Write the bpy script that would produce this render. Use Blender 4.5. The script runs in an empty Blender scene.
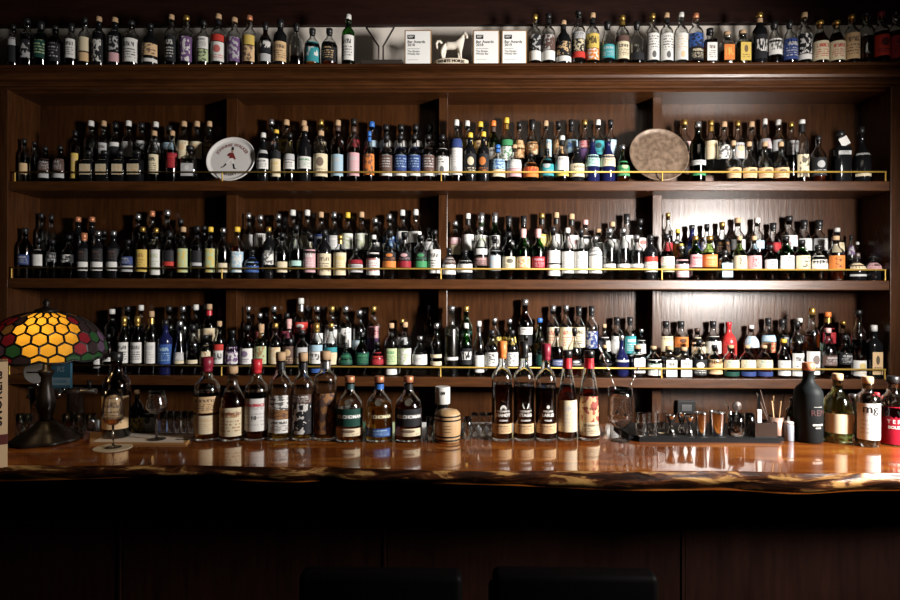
import bpy, bmesh, math, random
from mathutils import Vector, Matrix, Euler

sc = bpy.context.scene
COL = sc.collection
rng = random.Random(11)
PI = math.pi
R = math.radians

# ------------------------------------------------------------------ camera
F = 575.0
CAM = Vector((0.0, 0.0, 1.581))
YAW, ROLL = R(0.95), R(0.19)
CAMROT = Matrix.Rotation(YAW, 3, 'Z') @ Matrix.Rotation(PI / 2, 3, 'X') @ Matrix.Rotation(ROLL, 3, 'Z')
cam_d = bpy.data.cameras.new('camera')
cam_d.sensor_width = 36.0
cam_d.lens = F * 36.0 / 900.0
cam_o = bpy.data.objects.new('camera', cam_d)
COL.objects.link(cam_o)
cam_o.matrix_world = Matrix.Translation(CAM) @ CAMROT.to_4x4()
sc.camera = cam_o


def W(px, py, Y):
    """point of the vertical plane at depth Y that the photograph shows at px, py (for measuring)"""
    d = CAMROT @ Vector(((px - 450) / F, (300 - py) / F, -1.0))
    t = Y / d.y
    return CAM + d * t


def WZ(px, py, Z):
    d = CAMROT @ Vector(((px - 450) / F, (300 - py) / F, -1.0))
    t = (Z - CAM.z) / d.z
    return CAM + d * t


def ppm(Y):
    return F / Y


# ------------------------------------------------------------------ materials
_mats = {}


def newmat(name):
    m = bpy.data.materials.new(name)
    m.use_nodes = True
    nt = m.node_tree
    nt.nodes.clear()
    out = nt.nodes.new('ShaderNodeOutputMaterial')
    return m, nt, out


def principled(name, col, rough=0.5, metal=0.0, spec=0.5, coat=0.0, **kw):
    if name in _mats:
        return _mats[name]
    m, nt, out = newmat(name)
    b = nt.nodes.new('ShaderNodeBsdfPrincipled')
    b.inputs['Base Color'].default_value = (*col, 1)
    b.inputs['Roughness'].default_value = rough
    b.inputs['Metallic'].default_value = metal
    b.inputs['Specular IOR Level'].default_value = spec
    b.inputs['Coat Weight'].default_value = coat
    b.inputs['Coat Roughness'].default_value = 0.05
    nt.links.new(b.outputs[0], out.inputs[0])
    _mats[name] = m
    return m


def N(nt, t, **kw):
    n = nt.nodes.new(t)
    for k, v in kw.items():
        setattr(n, k, v)
    return n


def MATH(nt, op, a, b=None, c=None):
    n = nt.nodes.new('ShaderNodeMath')
    n.operation = op
    for i, v in enumerate((a, b, c)):
        if v is None:
            continue
        if isinstance(v, (int, float)):
            n.inputs[i].default_value = v
        else:
            nt.links.new(v, n.inputs[i])
    return n.outputs[0]


def wood(name, dark, light, rough=0.4, scale=(1, 1, 1), axis='Z', spec=0.5, coat=0.0, noise=6.0, bump=0.02):
    m, nt, out = newmat(name)
    tc = N(nt, 'ShaderNodeTexCoord')
    mp = N(nt, 'ShaderNodeMapping')
    st = {'X': (0.12, 1, 1), 'Y': (1, 0.12, 1), 'Z': (1, 1, 0.1)}[axis]
    mp.inputs['Scale'].default_value = [a * b * 8 for a, b in zip(st, scale)]
    nt.links.new(tc.outputs['Object'], mp.inputs[0])
    n1 = N(nt, 'ShaderNodeTexNoise')
    n1.inputs['Scale'].default_value = noise
    n1.inputs['Detail'].default_value = 6
    n1.inputs['Roughness'].default_value = 0.6
    nt.links.new(mp.outputs[0], n1.inputs['Vector'])
    n2 = N(nt, 'ShaderNodeTexNoise')
    n2.inputs['Scale'].default_value = 1.3
    n2.inputs['Detail'].default_value = 3
    nt.links.new(mp.outputs[0], n2.inputs['Vector'])
    mix = MATH(nt, 'MULTIPLY_ADD', n1.outputs['Fac'], 0.6, MATH(nt, 'MULTIPLY', n2.outputs['Fac'], 0.4))
    cr = N(nt, 'ShaderNodeValToRGB')
    cr.color_ramp.elements[0].position = 0.36
    cr.color_ramp.elements[0].color = (*dark, 1)
    cr.color_ramp.elements[1].position = 0.66
    cr.color_ramp.elements[1].color = (*light, 1)
    nt.links.new(mix, cr.inputs[0])
    b = N(nt, 'ShaderNodeBsdfPrincipled')
    nt.links.new(cr.outputs[0], b.inputs['Base Color'])
    b.inputs['Roughness'].default_value = rough
    b.inputs['Specular IOR Level'].default_value = spec
    b.inputs['Coat Weight'].default_value = coat
    b.inputs['Coat Roughness'].default_value = 0.06
    bp = N(nt, 'ShaderNodeBump')
    bp.inputs['Strength'].default_value = bump * 5
    bp.inputs['Distance'].default_value = 0.01
    nt.links.new(n1.outputs['Fac'], bp.inputs['Height'])
    nt.links.new(bp.outputs[0], b.inputs['Normal'])
    nt.links.new(b.outputs[0], out.inputs[0])
    return m


def clear_glass(name, tint, edge, rough=0.03, refl=1.0, power=2.0):
    """thin bottle wall: tinted see-through, darker where the wall is seen edge on, with a mirror sheen"""
    if name in _mats:
        return _mats[name]
    m, nt, out = newmat(name)
    lw = N(nt, 'ShaderNodeLayerWeight')
    lw.inputs['Blend'].default_value = 0.5
    f = MATH(nt, 'POWER', lw.outputs['Facing'], power)
    mx = N(nt, 'ShaderNodeMix', data_type='RGBA')
    mx.inputs[6].default_value = (*tint, 1)
    mx.inputs[7].default_value = (*edge, 1)
    nt.links.new(f, mx.inputs[0])
    tr = N(nt, 'ShaderNodeBsdfTransparent')
    nt.links.new(mx.outputs[2], tr.inputs[0])
    gl = N(nt, 'ShaderNodeBsdfGlossy')
    gl.inputs['Roughness'].default_value = rough
    gl.inputs['Color'].default_value = (refl, refl, refl, 1)
    fr = N(nt, 'ShaderNodeFresnel')
    fr.inputs['IOR'].default_value = 1.52
    ms = N(nt, 'ShaderNodeMixShader')
    nt.links.new(MATH(nt, 'MINIMUM', MATH(nt, 'MULTIPLY', fr.outputs[0], 1.6), 1.0), ms.inputs[0])
    nt.links.new(tr.outputs[0], ms.inputs[1])
    nt.links.new(gl.outputs[0], ms.inputs[2])
    nt.links.new(ms.outputs[0], out.inputs[0])
    _mats[name] = m
    return m


def real_glass(name, tint, rough=0.0, ior=1.5):
    """refracting glass or liquid for walls built with an inner and an outer surface"""
    if name in _mats:
        return _mats[name]
    m, nt, out = newmat(name)
    rf = nt.nodes.new('ShaderNodeBsdfRefraction')
    rf.inputs['Color'].default_value = (*tint, 1)
    rf.inputs['Roughness'].default_value = rough
    rf.inputs['IOR'].default_value = ior
    gl = nt.nodes.new('ShaderNodeBsdfGlossy')
    gl.inputs['Roughness'].default_value = max(rough, .09)
    fr = nt.nodes.new('ShaderNodeFresnel')
    fr.inputs['IOR'].default_value = ior
    ms = nt.nodes.new('ShaderNodeMixShader')
    nt.links.new(MATH(nt, 'MINIMUM', MATH(nt, 'MULTIPLY', fr.outputs[0], 1.8), 1.0), ms.inputs[0])
    nt.links.new(rf.outputs[0], ms.inputs[1])
    nt.links.new(gl.outputs[0], ms.inputs[2])
    nt.links.new(ms.outputs[0], out.inputs[0])
    _mats[name] = m
    return m


PAL = {
    'W': ((.64, .63, .60), 'white'), 'C': ((.60, .52, .36), 'cream'), 'Y': ((.55, .40, .10), 'yellow'),
    'O': ((.56, .18, .045), 'orange'), 'R': ((.44, .04, .03), 'red'), 'P': ((.54, .32, .34), 'pink'),
    'V': ((.13, .07, .17), 'purple'), 'B': ((.035, .085, .27), 'blue'), 'L': ((.31, .45, .54), 'pale-blue'),
    'T': ((.04, .25, .28), 'teal'), 'G': ((.045, .21, .085), 'green'), 'A': ((.40, .47, .27), 'pale-green'),
    'K': ((.018, .018, .020), 'black'), 'D': ((.10, .060, .050), 'dark-brown'), 'N': ((.30, .15, .06), 'brown'),
    'X': ((.58, .40, .22), 'tan'), 'S': ((.42, .42, .42), 'grey'), 'U': ((.03, .05, .16), 'navy'),
    'M': ((.36, .56, .50), 'mint'), 'F': ((.012, .050, .038), 'dark-green'), 'Q': ((.36, .010, .03), 'crimson'), 'I': ((.25, .02, .03), 'dark-red'),
}


def label_mat(base, ink, style):
    key = 'paper_%s_%s_%s' % (base, ink, style)
    if key in _mats:
        return _mats[key]
    m, nt, out = newmat(key)
    b = N(nt, 'ShaderNodeBsdfPrincipled')
    b.inputs['Roughness'].default_value = 0.55
    b.inputs['Specular IOR Level'].default_value = 0.12
    bc = PAL[base][0]
    if style == '0':
        b.inputs['Base Color'].default_value = (*bc, 1)
    else:
        ic = PAL[ink][0]
        uv = N(nt, 'ShaderNodeUVMap')
        sp = N(nt, 'ShaderNodeSeparateXYZ')
        nt.links.new(uv.outputs[0], sp.inputs[0])
        u, v = sp.outputs[0], sp.outputs[1]
        rn = MATH(nt, 'MULTIPLY', N(nt, 'ShaderNodeObjectInfo').outputs['Random'], 37.0)

        def noise(su, sv, thr, quant=None):
            cb = N(nt, 'ShaderNodeCombineXYZ')
            nt.links.new(MATH(nt, 'MULTIPLY', u, su), cb.inputs[0])
            vv = MATH(nt, 'MULTIPLY', v, sv)
            if quant:
                vv = MATH(nt, 'MULTIPLY', MATH(nt, 'FLOOR', MATH(nt, 'MULTIPLY', v, quant)), 5.3)
            nt.links.new(vv, cb.inputs[1])
            nt.links.new(rn, cb.inputs[2])
            n = N(nt, 'ShaderNodeTexNoise')
            n.inputs['Scale'].default_value = 1.0
            n.inputs['Detail'].default_value = 1.0
            nt.links.new(cb.outputs[0], n.inputs['Vector'])
            return MATH(nt, 'GREATER_THAN', n.outputs['Fac'], thr)

        def inside(x, lo, hi):
            return MATH(nt, 'MULTIPLY', MATH(nt, 'GREATER_THAN', x, lo), MATH(nt, 'LESS_THAN', x, hi))

        def lines(nl, lo, hi, su=22, wd=.36):
            fr = MATH(nt, 'GREATER_THAN', MATH(nt, 'FRACT', MATH(nt, 'MULTIPLY', v, nl)), .55)
            mk = MATH(nt, 'MULTIPLY', fr, noise(su, 1, .47, nl))
            mk = MATH(nt, 'MULTIPLY', mk, inside(v, lo, hi))
            return MATH(nt, 'MULTIPLY', mk, inside(u, .5 - wd, .5 + wd))

        def disc(cu, cv, r):
            du = MATH(nt, 'SUBTRACT', u, cu)
            dv = MATH(nt, 'SUBTRACT', v, cv)
            d2 = MATH(nt, 'ADD', MATH(nt, 'MULTIPLY', du, du), MATH(nt, 'MULTIPLY', dv, dv))
            return MATH(nt, 'LESS_THAN', d2, r * r)

        if style == '1':      # heading and lines of small print
            head = MATH(nt, 'MULTIPLY', MATH(nt, 'MULTIPLY', inside(v, .66, .84), inside(u, .2, .8)), noise(26, 7, .44))
            mask = MATH(nt, 'MAXIMUM', head, lines(9, .12, .58))
        elif style == '2':    # round emblem over small print
            mask = MATH(nt, 'MAXIMUM', disc(.5, .64, .2), lines(9, .1, .36))
        elif style == '3':    # picture
            mask = MATH(nt, 'MULTIPLY', noise(6, 6, .52), inside(u, .12, .88))
        elif style == '4':    # small print with a dot low down
            mask = MATH(nt, 'MAXIMUM', disc(.5, .2, .13), lines(10, .38, .9))
        elif style == '5':    # brush strokes
            mask = MATH(nt, 'MULTIPLY', MATH(nt, 'MULTIPLY', noise(9, 12, .53), inside(u, .30, .70)), inside(v, .12, .9))
        else:                 # big bold mark
            mask = MATH(nt, 'MULTIPLY', MATH(nt, 'MULTIPLY', noise(10, 3, .5), inside(u, .12, .88)), inside(v, .3, .8))
        mx = N(nt, 'ShaderNodeMix', data_type='RGBA')
        mx.inputs[6].default_value = (*bc, 1)
        mx.inputs[7].default_value = (*ic, 1)
        nt.links.new(MATH(nt, 'MULTIPLY', mask, .85), mx.inputs[0])
        nt.links.new(mx.outputs[2], b.inputs['Base Color'])
    nt.links.new(b.outputs[0], out.inputs[0])
    _mats[key] = m
    return m


GLASS = {
    'c': (clear_glass('clear_bottle_glass', (.93, .94, .94), (.22, .23, .22), power=2.6), 'clear'),
    'G': (clear_glass('green_bottle_glass', (.13, .36, .12), (.01, .05, .01)), 'green'),
    'E': (clear_glass('dark_green_bottle_glass', (.03, .12, .04), (.003, .012, .004)), 'dark-green'),
    'A': (clear_glass('pale_green_bottle_glass', (.62, .74, .42), (.10, .17, .04)), 'pale-green'),
    'n': (clear_glass('brown_bottle_glass', (.22, .09, .03), (.015, .006, .002)), 'brown'),
    'k': (principled('black_bottle_glass', (.006, .006, .007), .12, spec=.5), 'black'),
    'm': (principled('matte_black_bottle', (.0075, .0095, .0100), .55, spec=.10), 'matte-black'),
    'u': (principled('navy_bottle_glass', (.008, .010, .05), .08, spec=.6), 'navy'),
    'r': (principled('red_bottle_wax', (.50, .03, .03), .3), 'red'),
    'f': (clear_glass('frosted_bottle_glass', (.55, .57, .52), (.2, .2, .18), rough=.3), 'frosted'),
}
LIQ = {
    'a': (clear_glass('dark_whisky', (.42, .16, .035), (.10, .02, .004), refl=.4), 'amber'),
    'd': (clear_glass('very_dark_whisky', (.16, .045, .012), (.02, .004, .001), refl=.4), 'dark amber'),
    'g': (clear_glass('golden_whisky', (.86, .58, .13), (.5, .22, .02), refl=.4), 'golden'),
    'w': (clear_glass('clear_spirit', (.93, .94, .93), (.45, .46, .44), refl=.4), 'clear'),
    'y': (principled('cloudy_yellow_liqueur', (.34, .25, .03), .25), 'yellow'),
}
RGLASS = {
    'c': real_glass('clear_flint_glass', (.97, .98, .98)), 'G': real_glass('green_flint_glass', (.35, .62, .30)), 'E': real_glass('deep_green_flint_glass', (.14, .30, .16)),
    'A': real_glass('pale_green_flint_glass', (.80, .87, .62)), 'n': real_glass('brown_flint_glass', (.45, .24, .10)), 'f': real_glass('frosted_flint_glass', (.85, .86, .80), .25),
}
RLIQ = {
    'a': real_glass('dark_whisky_body', (.74, .40, .11), 0, 1.36), 'd': real_glass('very_dark_whisky_body', (.48, .19, .05), 0, 1.36),
    'g': real_glass('golden_whisky_body', (.97, .78, .28), 0, 1.36), 'w': real_glass('clear_spirit_body', (.98, .98, .97), 0, 1.36), 'y': LIQ['y'][0],
}
CAPS = {
    'g': (principled('gold_cap', (.62, .38, .10), .28, .85), 'gold'), 'y': (principled('yellow_cap', (.70, .45, .05), .4), 'yellow'),
    'c': (principled('cork', (.45, .29, .16), .7), 'cork'), 'k': (principled('black_cap', (.012, .012, .013), .35), 'black'),
    'w': (principled('white_cap', (.60, .59, .56), .4), 'white'), 'r': (principled('red_cap', (.50, .022, .03), .35), 'red'),
    'b': (principled('blue_cap', (.03, .13, .42), .35), 'blue'), 'n': (principled('copper_cap', (.55, .22, .11), .4, .4), 'copper'),
    's': (principled('silver_cap', (.55, .55, .56), .25, .9), 'silver'), 'o': (principled('orange_cap', (.75, .20, .04), .45), 'orange'),
    'p': (principled('pink_cap', (.62, .36, .34), .45), 'pink'), 'e': (principled('green_cap', (.02, .07, .05), .4), 'green'),
    'i': (principled('dark_red_cap', (.22, .012, .03), .4), 'dark-red'), 'd': (principled('dark_brown_cap', (.07, .04, .03), .45), 'brown'),
    'z': (principled('dark_teal_cap', (.015, .05, .055), .4), 'dark-teal'),
}

# ------------------------------------------------------------------ mesh helpers


def link(name, me, mat=None, parent=None, smooth=False, loc=None, rot=None):
    o = bpy.data.objects.new(name, me)
    COL.objects.link(o)
    if mat is not None:
        for mm in (mat if isinstance(mat, (list, tuple)) else [mat]):
            me.materials.append(mm)
    if smooth:
        me.polygons.foreach_set('use_smooth', [True] * len(me.polygons))
    if parent is not None:
        o.parent = parent
    if loc is not None:
        o.location = loc
    if rot is not None:
        o.rotation_euler = rot
    return o


def mesh(name, verts, faces, mat=None, parent=None, smooth=False, uvs=None, loc=None, rot=None):
    me = bpy.data.meshes.new(name)
    me.from_pydata([tuple(v) for v in verts], [], faces)
    if uvs is not None:
        ul = me.uv_layers.new(name='UVMap')
        for li, l in enumerate(me.loops):
            ul.data[li].uv = uvs[l.vertex_index]
    me.update()
    return link(name, me, mat, parent, smooth, loc, rot)


def bm_obj(name, bm, mat=None, parent=None, smooth=False, loc=None, rot=None):
    me = bpy.data.meshes.new(name)
    bm.to_mesh(me)
    bm.free()
    return link(name, me, mat, parent, smooth, loc, rot)


def thing(name, label, cat, loc=(0, 0, 0), rotz=0.0, group=None):
    o = bpy.data.objects.new(name, None)
    o.empty_display_size = 0.05
    COL.objects.link(o)
    o.location = loc
    o.rotation_euler = (0, 0, rotz)
    return tag(o, label, cat, group)


def tag(o, label, cat, group=None):
    o['label'] = label
    o['category'] = cat
    if group:
        o['group'] = group
    return o


def struct(o):
    o['kind'] = 'structure'
    return o


def box_bm(bm, x0, x1, y0, y1, z0, z1, bev=0.0):
    r = bmesh.ops.create_cube(bm, size=1.0)
    vs = r['verts']
    for v in vs:
        v.co = Vector(((x0 + x1) / 2 + v.co.x * (x1 - x0), (y0 + y1) / 2 + v.co.y * (y1 - y0), (z0 + z1) / 2 + v.co.z * (z1 - z0)))
    if bev:
        es = list({e for v in vs for e in v.link_edges})
        bmesh.ops.bevel(bm, geom=es, offset=bev, segments=2, profile=0.5, affect='EDGES')


def box(name, x0, x1, y0, y1, z0, z1, mat, parent=None, bev=0.003, loc=None, rot=None):
    bm = bmesh.new()
    box_bm(bm, x0, x1, y0, y1, z0, z1, bev)
    return bm_obj(name, bm, mat, parent, loc=loc, rot=rot)


def lathe_data(prof, seg=20, sq=0.0, close_bottom=True, close_top=True, depth=1.0):
    """prof: [(r, z)] bottom to top. sq: 0 round, else super-ellipse exponent."""
    vs, fs = [], []
    for (r, z) in prof:
        for k in range(seg):
            a = 2 * PI * k / seg + PI / seg
            c, s = math.cos(a), math.sin(a)
            q = 1.0
            if sq:
                q = 1.0 / (abs(c) ** sq + abs(s) ** sq) ** (1.0 / sq)
            vs.append((r * c * q, r * s * q * depth, z))
    for i in range(len(prof) - 1):
        for k in range(seg):
            k2 = (k + 1) % seg
            fs.append((i * seg + k, i * seg + k2, (i + 1) * seg + k2, (i + 1) * seg + k))
    if close_bottom:
        fs.append(tuple(reversed(range(seg))))
    if close_top:
        n = (len(prof) - 1) * seg
        fs.append(tuple(range(n, n + seg)))
    return vs, fs


def lathe(name, prof, mat, parent=None, seg=20, sq=0.0, smooth=True, cb=True, ct=True, loc=None, rot=None, depth=1.0):
    vs, fs = lathe_data(prof, seg, sq, cb, ct, depth)
    o = mesh(name, vs, fs, mat, parent, False, None, loc, rot)
    if smooth:
        for p in o.data.polygons:
            p.use_smooth = len(p.vertices) == 4
    return o


def tube(name, pts, rad, mat, parent=None, seg=8, loc=None, rot=None):
    """round bar along a polyline; rad a number or one per point"""
    pts = [Vector(p) for p in pts]
    rads = rad if isinstance(rad, (list, tuple)) else [rad] * len(pts)
    vs, fs = [], []
    up = Vector((0, 0, 1))
    t0 = (pts[1] - pts[0]).normalized()
    if abs(t0.dot(up)) > .95:
        up = Vector((1, 0, 0))
    n = t0.cross(up).normalized()
    for i, p in enumerate(pts):
        a = pts[max(i - 1, 0)]
        b = pts[min(i + 1, len(pts) - 1)]
        t = (b - a).normalized()
        n = (n - t * n.dot(t)).normalized()
        bn = t.cross(n)
        for k in range(seg):
            an = 2 * PI * k / seg
            vs.append(p + (n * math.cos(an) + bn * math.sin(an)) * rads[i])
    for i in range(len(pts) - 1):
        for k in range(seg):
            k2 = (k + 1) % seg
            fs.append((i * seg + k, i * seg + k2, (i + 1) * seg + k2, (i + 1) * seg + k))
    fs.append(tuple(reversed(range(seg))))
    m = (len(pts) - 1) * seg
    fs.append(tuple(range(m, m + seg)))
    o = mesh(name, vs, fs, mat, parent, False, None, loc, rot)
    for p in o.data.polygons:
        p.use_smooth = len(p.vertices) == 4
    return o


def text_geo(body, size, align='CENTER', shear=0.0, bold=0.0):
    cu = bpy.data.curves.new('lettering', 'FONT')
    cu.body = body
    cu.size = size
    cu.align_x = align
    cu.align_y = 'CENTER'
    cu.shear = shear
    cu.offset = bold
    cu.resolution_u = 2
    ob = bpy.data.objects.new('lettering', cu)
    me = bpy.data.meshes.new_from_object(ob)
    vs = [v.co.copy() for v in me.vertices]
    fs = [tuple(p.vertices) for p in me.polygons]
    bpy.data.objects.remove(ob)
    bpy.data.curves.remove(cu)
    bpy.data.meshes.remove(me)
    return vs, fs


def flat_text(body, size, mat, parent, x, y, z, align='CENTER', bold=0.0, shear=0.0, rot=None, name='lettering'):
    """lettering standing upright, facing the customer side (-Y), in the parent's frame"""
    vs, fs = text_geo(body, size, align, shear, bold)
    if not vs:
        return None
    return mesh(name, [(v.x + x, y, v.y + z) for v in vs], fs, mat, parent)


def wrap_text(body, size, mat, parent, z, rad, ang=0.0, bold=0.0, shear=0.0, name='lettering'):
    """lettering wrapped on a bottle of radius rad about the parent's axis"""
    vs, fs = text_geo(body, size, 'CENTER', shear, bold)
    out = []
    for v in vs:
        a = v.x / rad + ang
        out.append((math.sin(a) * rad, -math.cos(a) * rad, z + v.y))
    return mesh(name, out, fs, mat, parent)
# ------------------------------------------------------------------ the room
YF, YD, YB = 3.20, 3.335, 3.45          # shelf front, divider front, back panel of the back bar
BARZ = 1.07


def zc(py, Y=YF):
    return W(450, py, Y).z


Z_CORN = zc(65.0)
Z_SH = [zc(181.0), zc(279.3), zc(377.2)]
LIP = 0.054
RISE = 0.062

M_WOOD = wood('stained_wood', (.026, .0086, .0026), (.060, .0215, .0062), rough=.27, axis='Z', noise=7, spec=.42)
M_WOODX = wood('stained_wood_shelf', (.034, .0112, .0032), (.085, .030, .0085), rough=.34, axis='X', noise=7, spec=.38)
M_BEAM = wood('dark_beam_wood', (.011, .0036, .0024), (.024, .0080, .0052), rough=.55, spec=.15, axis='X', noise=5)
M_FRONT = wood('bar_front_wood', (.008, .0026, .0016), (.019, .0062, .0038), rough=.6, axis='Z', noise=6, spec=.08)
M_PLASTER = principled('beige_plaster', (.70, .64, .57), .85)
M_DARKWALL = principled('dark_wall_paint', (.02, .017, .015), .8)
M_FLOOR = wood('floor_boards', (.015, .008, .005), (.035, .018, .010), rough=.5, axis='Y')
M_BRASS = principled('brass', (.48, .30, .055), .42, .35)
M_CHROME = principled('chrome', (.7, .7, .7), .12, 1.0)
M_STEEL = principled('brushed_steel', (.45, .45, .45), .3, 1.0)
M_BLACK = principled('black_plastic', (.007, .007, .007), .45, spec=.25)
M_RUBBER = principled('black_rubber', (.007, .007, .0075), .6, spec=.12)
M_LEATHER = principled('black_leather', (.003, .0026, .0026), .55, spec=.06)

XL, XR = -3.3, 3.3
struct(box('floor', XL, XR, -2.6, 3.7, -.05, 0.0, M_FLOOR, bev=0))
struct(box('ceiling', XL, XR, -2.6, 3.7, 3.45, 3.5, M_DARKWALL, bev=0))
struct(box('wall_back', XL, XR, 3.475, 3.7, 0, 3.45, M_PLASTER, bev=0))
struct(box('wall_left', XL - .1, XL, -2.6, 3.7, 0, 3.45, M_DARKWALL, bev=0))
struct(box('wall_right', XR, XR + .1, -2.6, 3.7, 0, 3.45, M_DARKWALL, bev=0))
struct(box('wall_front', XL, XR, -2.7, -2.6, 0, 3.45, M_DARKWALL, bev=0))
zb = zc(24.0, 3.435)
struct(box('trim_1', XL, XR, 3.435, 3.474, zb, 3.445, M_BEAM, bev=.004))

# ------------------------------------------------------------------ back bar shelving
cab = thing('back_bar_shelving', 'wall-wide dark stained wood back bar with three railed shelves and moulded cornice', 'shelving', (0, 3.4, 0))
OFF = Vector((0, 3.4, 0))


def cpart(name, x0, x1, y0, y1, z0, z1, mat=None, parent=None, bev=.003):
    return box(name, x0, x1, y0 - 3.4, y1 - 3.4, z0, z1, mat or M_WOOD, parent or cab, bev)


xl_in = W(8, 230, YF).x
xr_in = W(890, 230, YF).x
DIV = [(W(226, 230, YD).x, W(237, 230, YD).x), (W(438.5, 230, YD).x, W(447.5, 230, YD).x), (W(652.5, 230, YD).x, W(662, 230, YD).x)]
xl_o, xr_o = xl_in - .28, xr_in + .28
ztop = zc(91.0, 3.244)
cpart('back_panel', xl_o, xr_o, YB, YB + .02, .02, ztop)
cpart('side_panel', xl_o, xl_in, YF - .004, YB, .02, ztop)
cpart('side_panel', xr_in, xr_o, YF - .004, YB, .02, ztop)
for (a, b) in DIV:
    cpart('divider', a, b, YD, YB, .02, ztop)
sh_objs = []
for z in Z_SH:
    sh_objs.append(cpart('shelf', xl_in + .0005, xr_in - .0005, YF, YB, z - LIP, z, M_WOODX, bev=.004))
BAYS = [(xl_in, DIV[0][0]), (DIV[0][1], DIV[1][0]), (DIV[1][1], DIV[2][0]), (DIV[2][1], xr_in)]
YR = 3.343
for z, s in zip(Z_SH, sh_objs):
    for (a, b) in BAYS:
        cpart('riser', a + .004, b - .004, YR, YB - .002, z, z + RISE, M_WOODX, cab, bev=.002)
# base cabinet of the back bar, below the bar top's height
cpart('base_cabinet', xl_o, xr_o, 3.02, YF - .006, .02, .86, M_WOOD)
cpart('counter_board', xl_o - .01, xr_o + .01, 2.99, YF - .006, .86, .90, M_WOODX, bev=.006)

# cornice: a moulding run along the whole unit, bottles stand on its ledge
pxs = 1 / ppm(3.2)
CP = [(3.165, 63.4), (3.160, 64.8), (3.165, 66.4), (3.185, 67.2), (3.197, 69.0), (3.183, 70.0), (3.172, 72.4), (3.168, 75.2), (3.174, 78.0), (3.192, 79.8),
      (3.206, 80.6), (3.206, 81.6), (3.196, 82.2), (3.194, 85.0), (3.206, 85.8), (3.212, 87.2), (3.212, 88.2), (3.222, 89.0), (3.236, 90.6), (3.244, 92.4)]
prof = [(3.468, zc(63.4, 3.165))] + [(y, zc(py, y)) for y, py in CP] + [(3.468, zc(92.4, 3.244))]
Z_LEDGE = zc(63.4, 3.165)
x0, x1 = xl_o - .3, xr_o + .3
vs, fs = [], []
n = len(prof)
for X in (x0, x1):
    for (y, z) in prof:
        vs.append((X, y - 3.4, z))
for i in range(n):
    j = (i + 1) % n
    fs.append((i, j, n + j, n + i))
fs.append(tuple(range(n - 1, -1, -1)))
fs.append(tuple(range(n, 2 * n)))
mesh('cornice', vs, fs, M_WOODX, cab)

# brass gallery rails
RAILY = 3.2055
for k, z in enumerate(Z_SH):
    zr = zc((172.0, 268.8, 367.3)[k], RAILY)
    xa, xb = W((14, 11, 9)[k], 230, RAILY).x, W((886, 886, 886)[k], 230, RAILY).x
    rail = tube('rail', [(xa, RAILY - 3.4, zr), (xb, RAILY - 3.4, zr)], .0048, M_BRASS, cab)
    posts = [xa + .004] + [W(p, 230, RAILY).x for p in (222, 441, 662)] + [xb - .004]
    for xp in posts:
        lathe('rail_post', [(.0050, z), (.0050, z + .004), (.0044, z + .008), (.0038, z + .02), (.0038, zr - .002), (.0038, zr)], M_BRASS, rail, seg=8,
              loc=(xp, RAILY - 3.4, 0))

# black socket box on the back panel under the lowest shelf
p0, p1 = W(675.5, 413, YB), W(693.5, 400, YB)
sk = thing('power_socket', 'small black power socket box on the panel under the lowest shelf', 'socket', ((p0.x + p1.x) / 2, YB, p0.z))
box('socket_plate', -(p1.x - p0.x) / 2, (p1.x - p0.x) / 2, -.03, -.0005, 0, p1.z - p0.z, M_BLACK, sk, .004)
box('socket_insert', -.03, .03, -.034, -.0305, .018, .055, principled('dark_grey_plastic', (.05, .05, .05), .3), sk, .001)

# ------------------------------------------------------------------ the bar
YE = 1.735                                  # mean front edge
TH = .052
barroot = thing('bar_worktop', 'glossy orange-brown live-edge timber slab forming the bar top', 'bar top', (0, 2.05, BARZ))
rngb = random.Random(5)
XB0, XB1, NX = -2.9, 2.9, 260
ph = [rngb.uniform(0, 6.28) for _ in range(10)]


def edge_y(x):
    return YE + .010 * math.sin(1.9 * x + ph[0]) + .006 * math.sin(4.3 * x + ph[1]) + .003 * math.sin(11 * x + ph[2]) - .012 * math.exp(-((x - 1.02) / .13) ** 2) + .012 * math.exp(-((x + .42) / .05) ** 2)


def edge_t(x):
    return TH + .006 * math.sin(2.3 * x + ph[3]) + .005 * math.sin(6.1 * x + ph[4]) + .012 * math.exp(-((x - 1.0) / .16) ** 2) + .004 * x * .5


slab_prof = 7
vs, fs = [], []
for i in range(NX + 1):
    x = XB0 + (XB1 - XB0) * i / NX
    ye, t = edge_y(x), edge_t(x)
    vs += [(x, 2.40 - 2.05, -TH), (x, 2.40 - 2.05, 0), (x, ye + .30 - 2.05, 0), (x, ye + .006 - 2.05, 0), (x, ye + .012 - 2.05, -t * .97), (x, ye + .06 - 2.05, -TH)]
m = 6
for i in range(NX):
    for k in range(m):
        k2 = (k + 1) % m
        fs.append((i * m + k, i * m + k2, (i + 1) * m + k2, (i + 1) * m + k))
fs.append(tuple(range(m)))
fs.append(tuple(reversed(range(NX * m, NX * m + m))))

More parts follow.
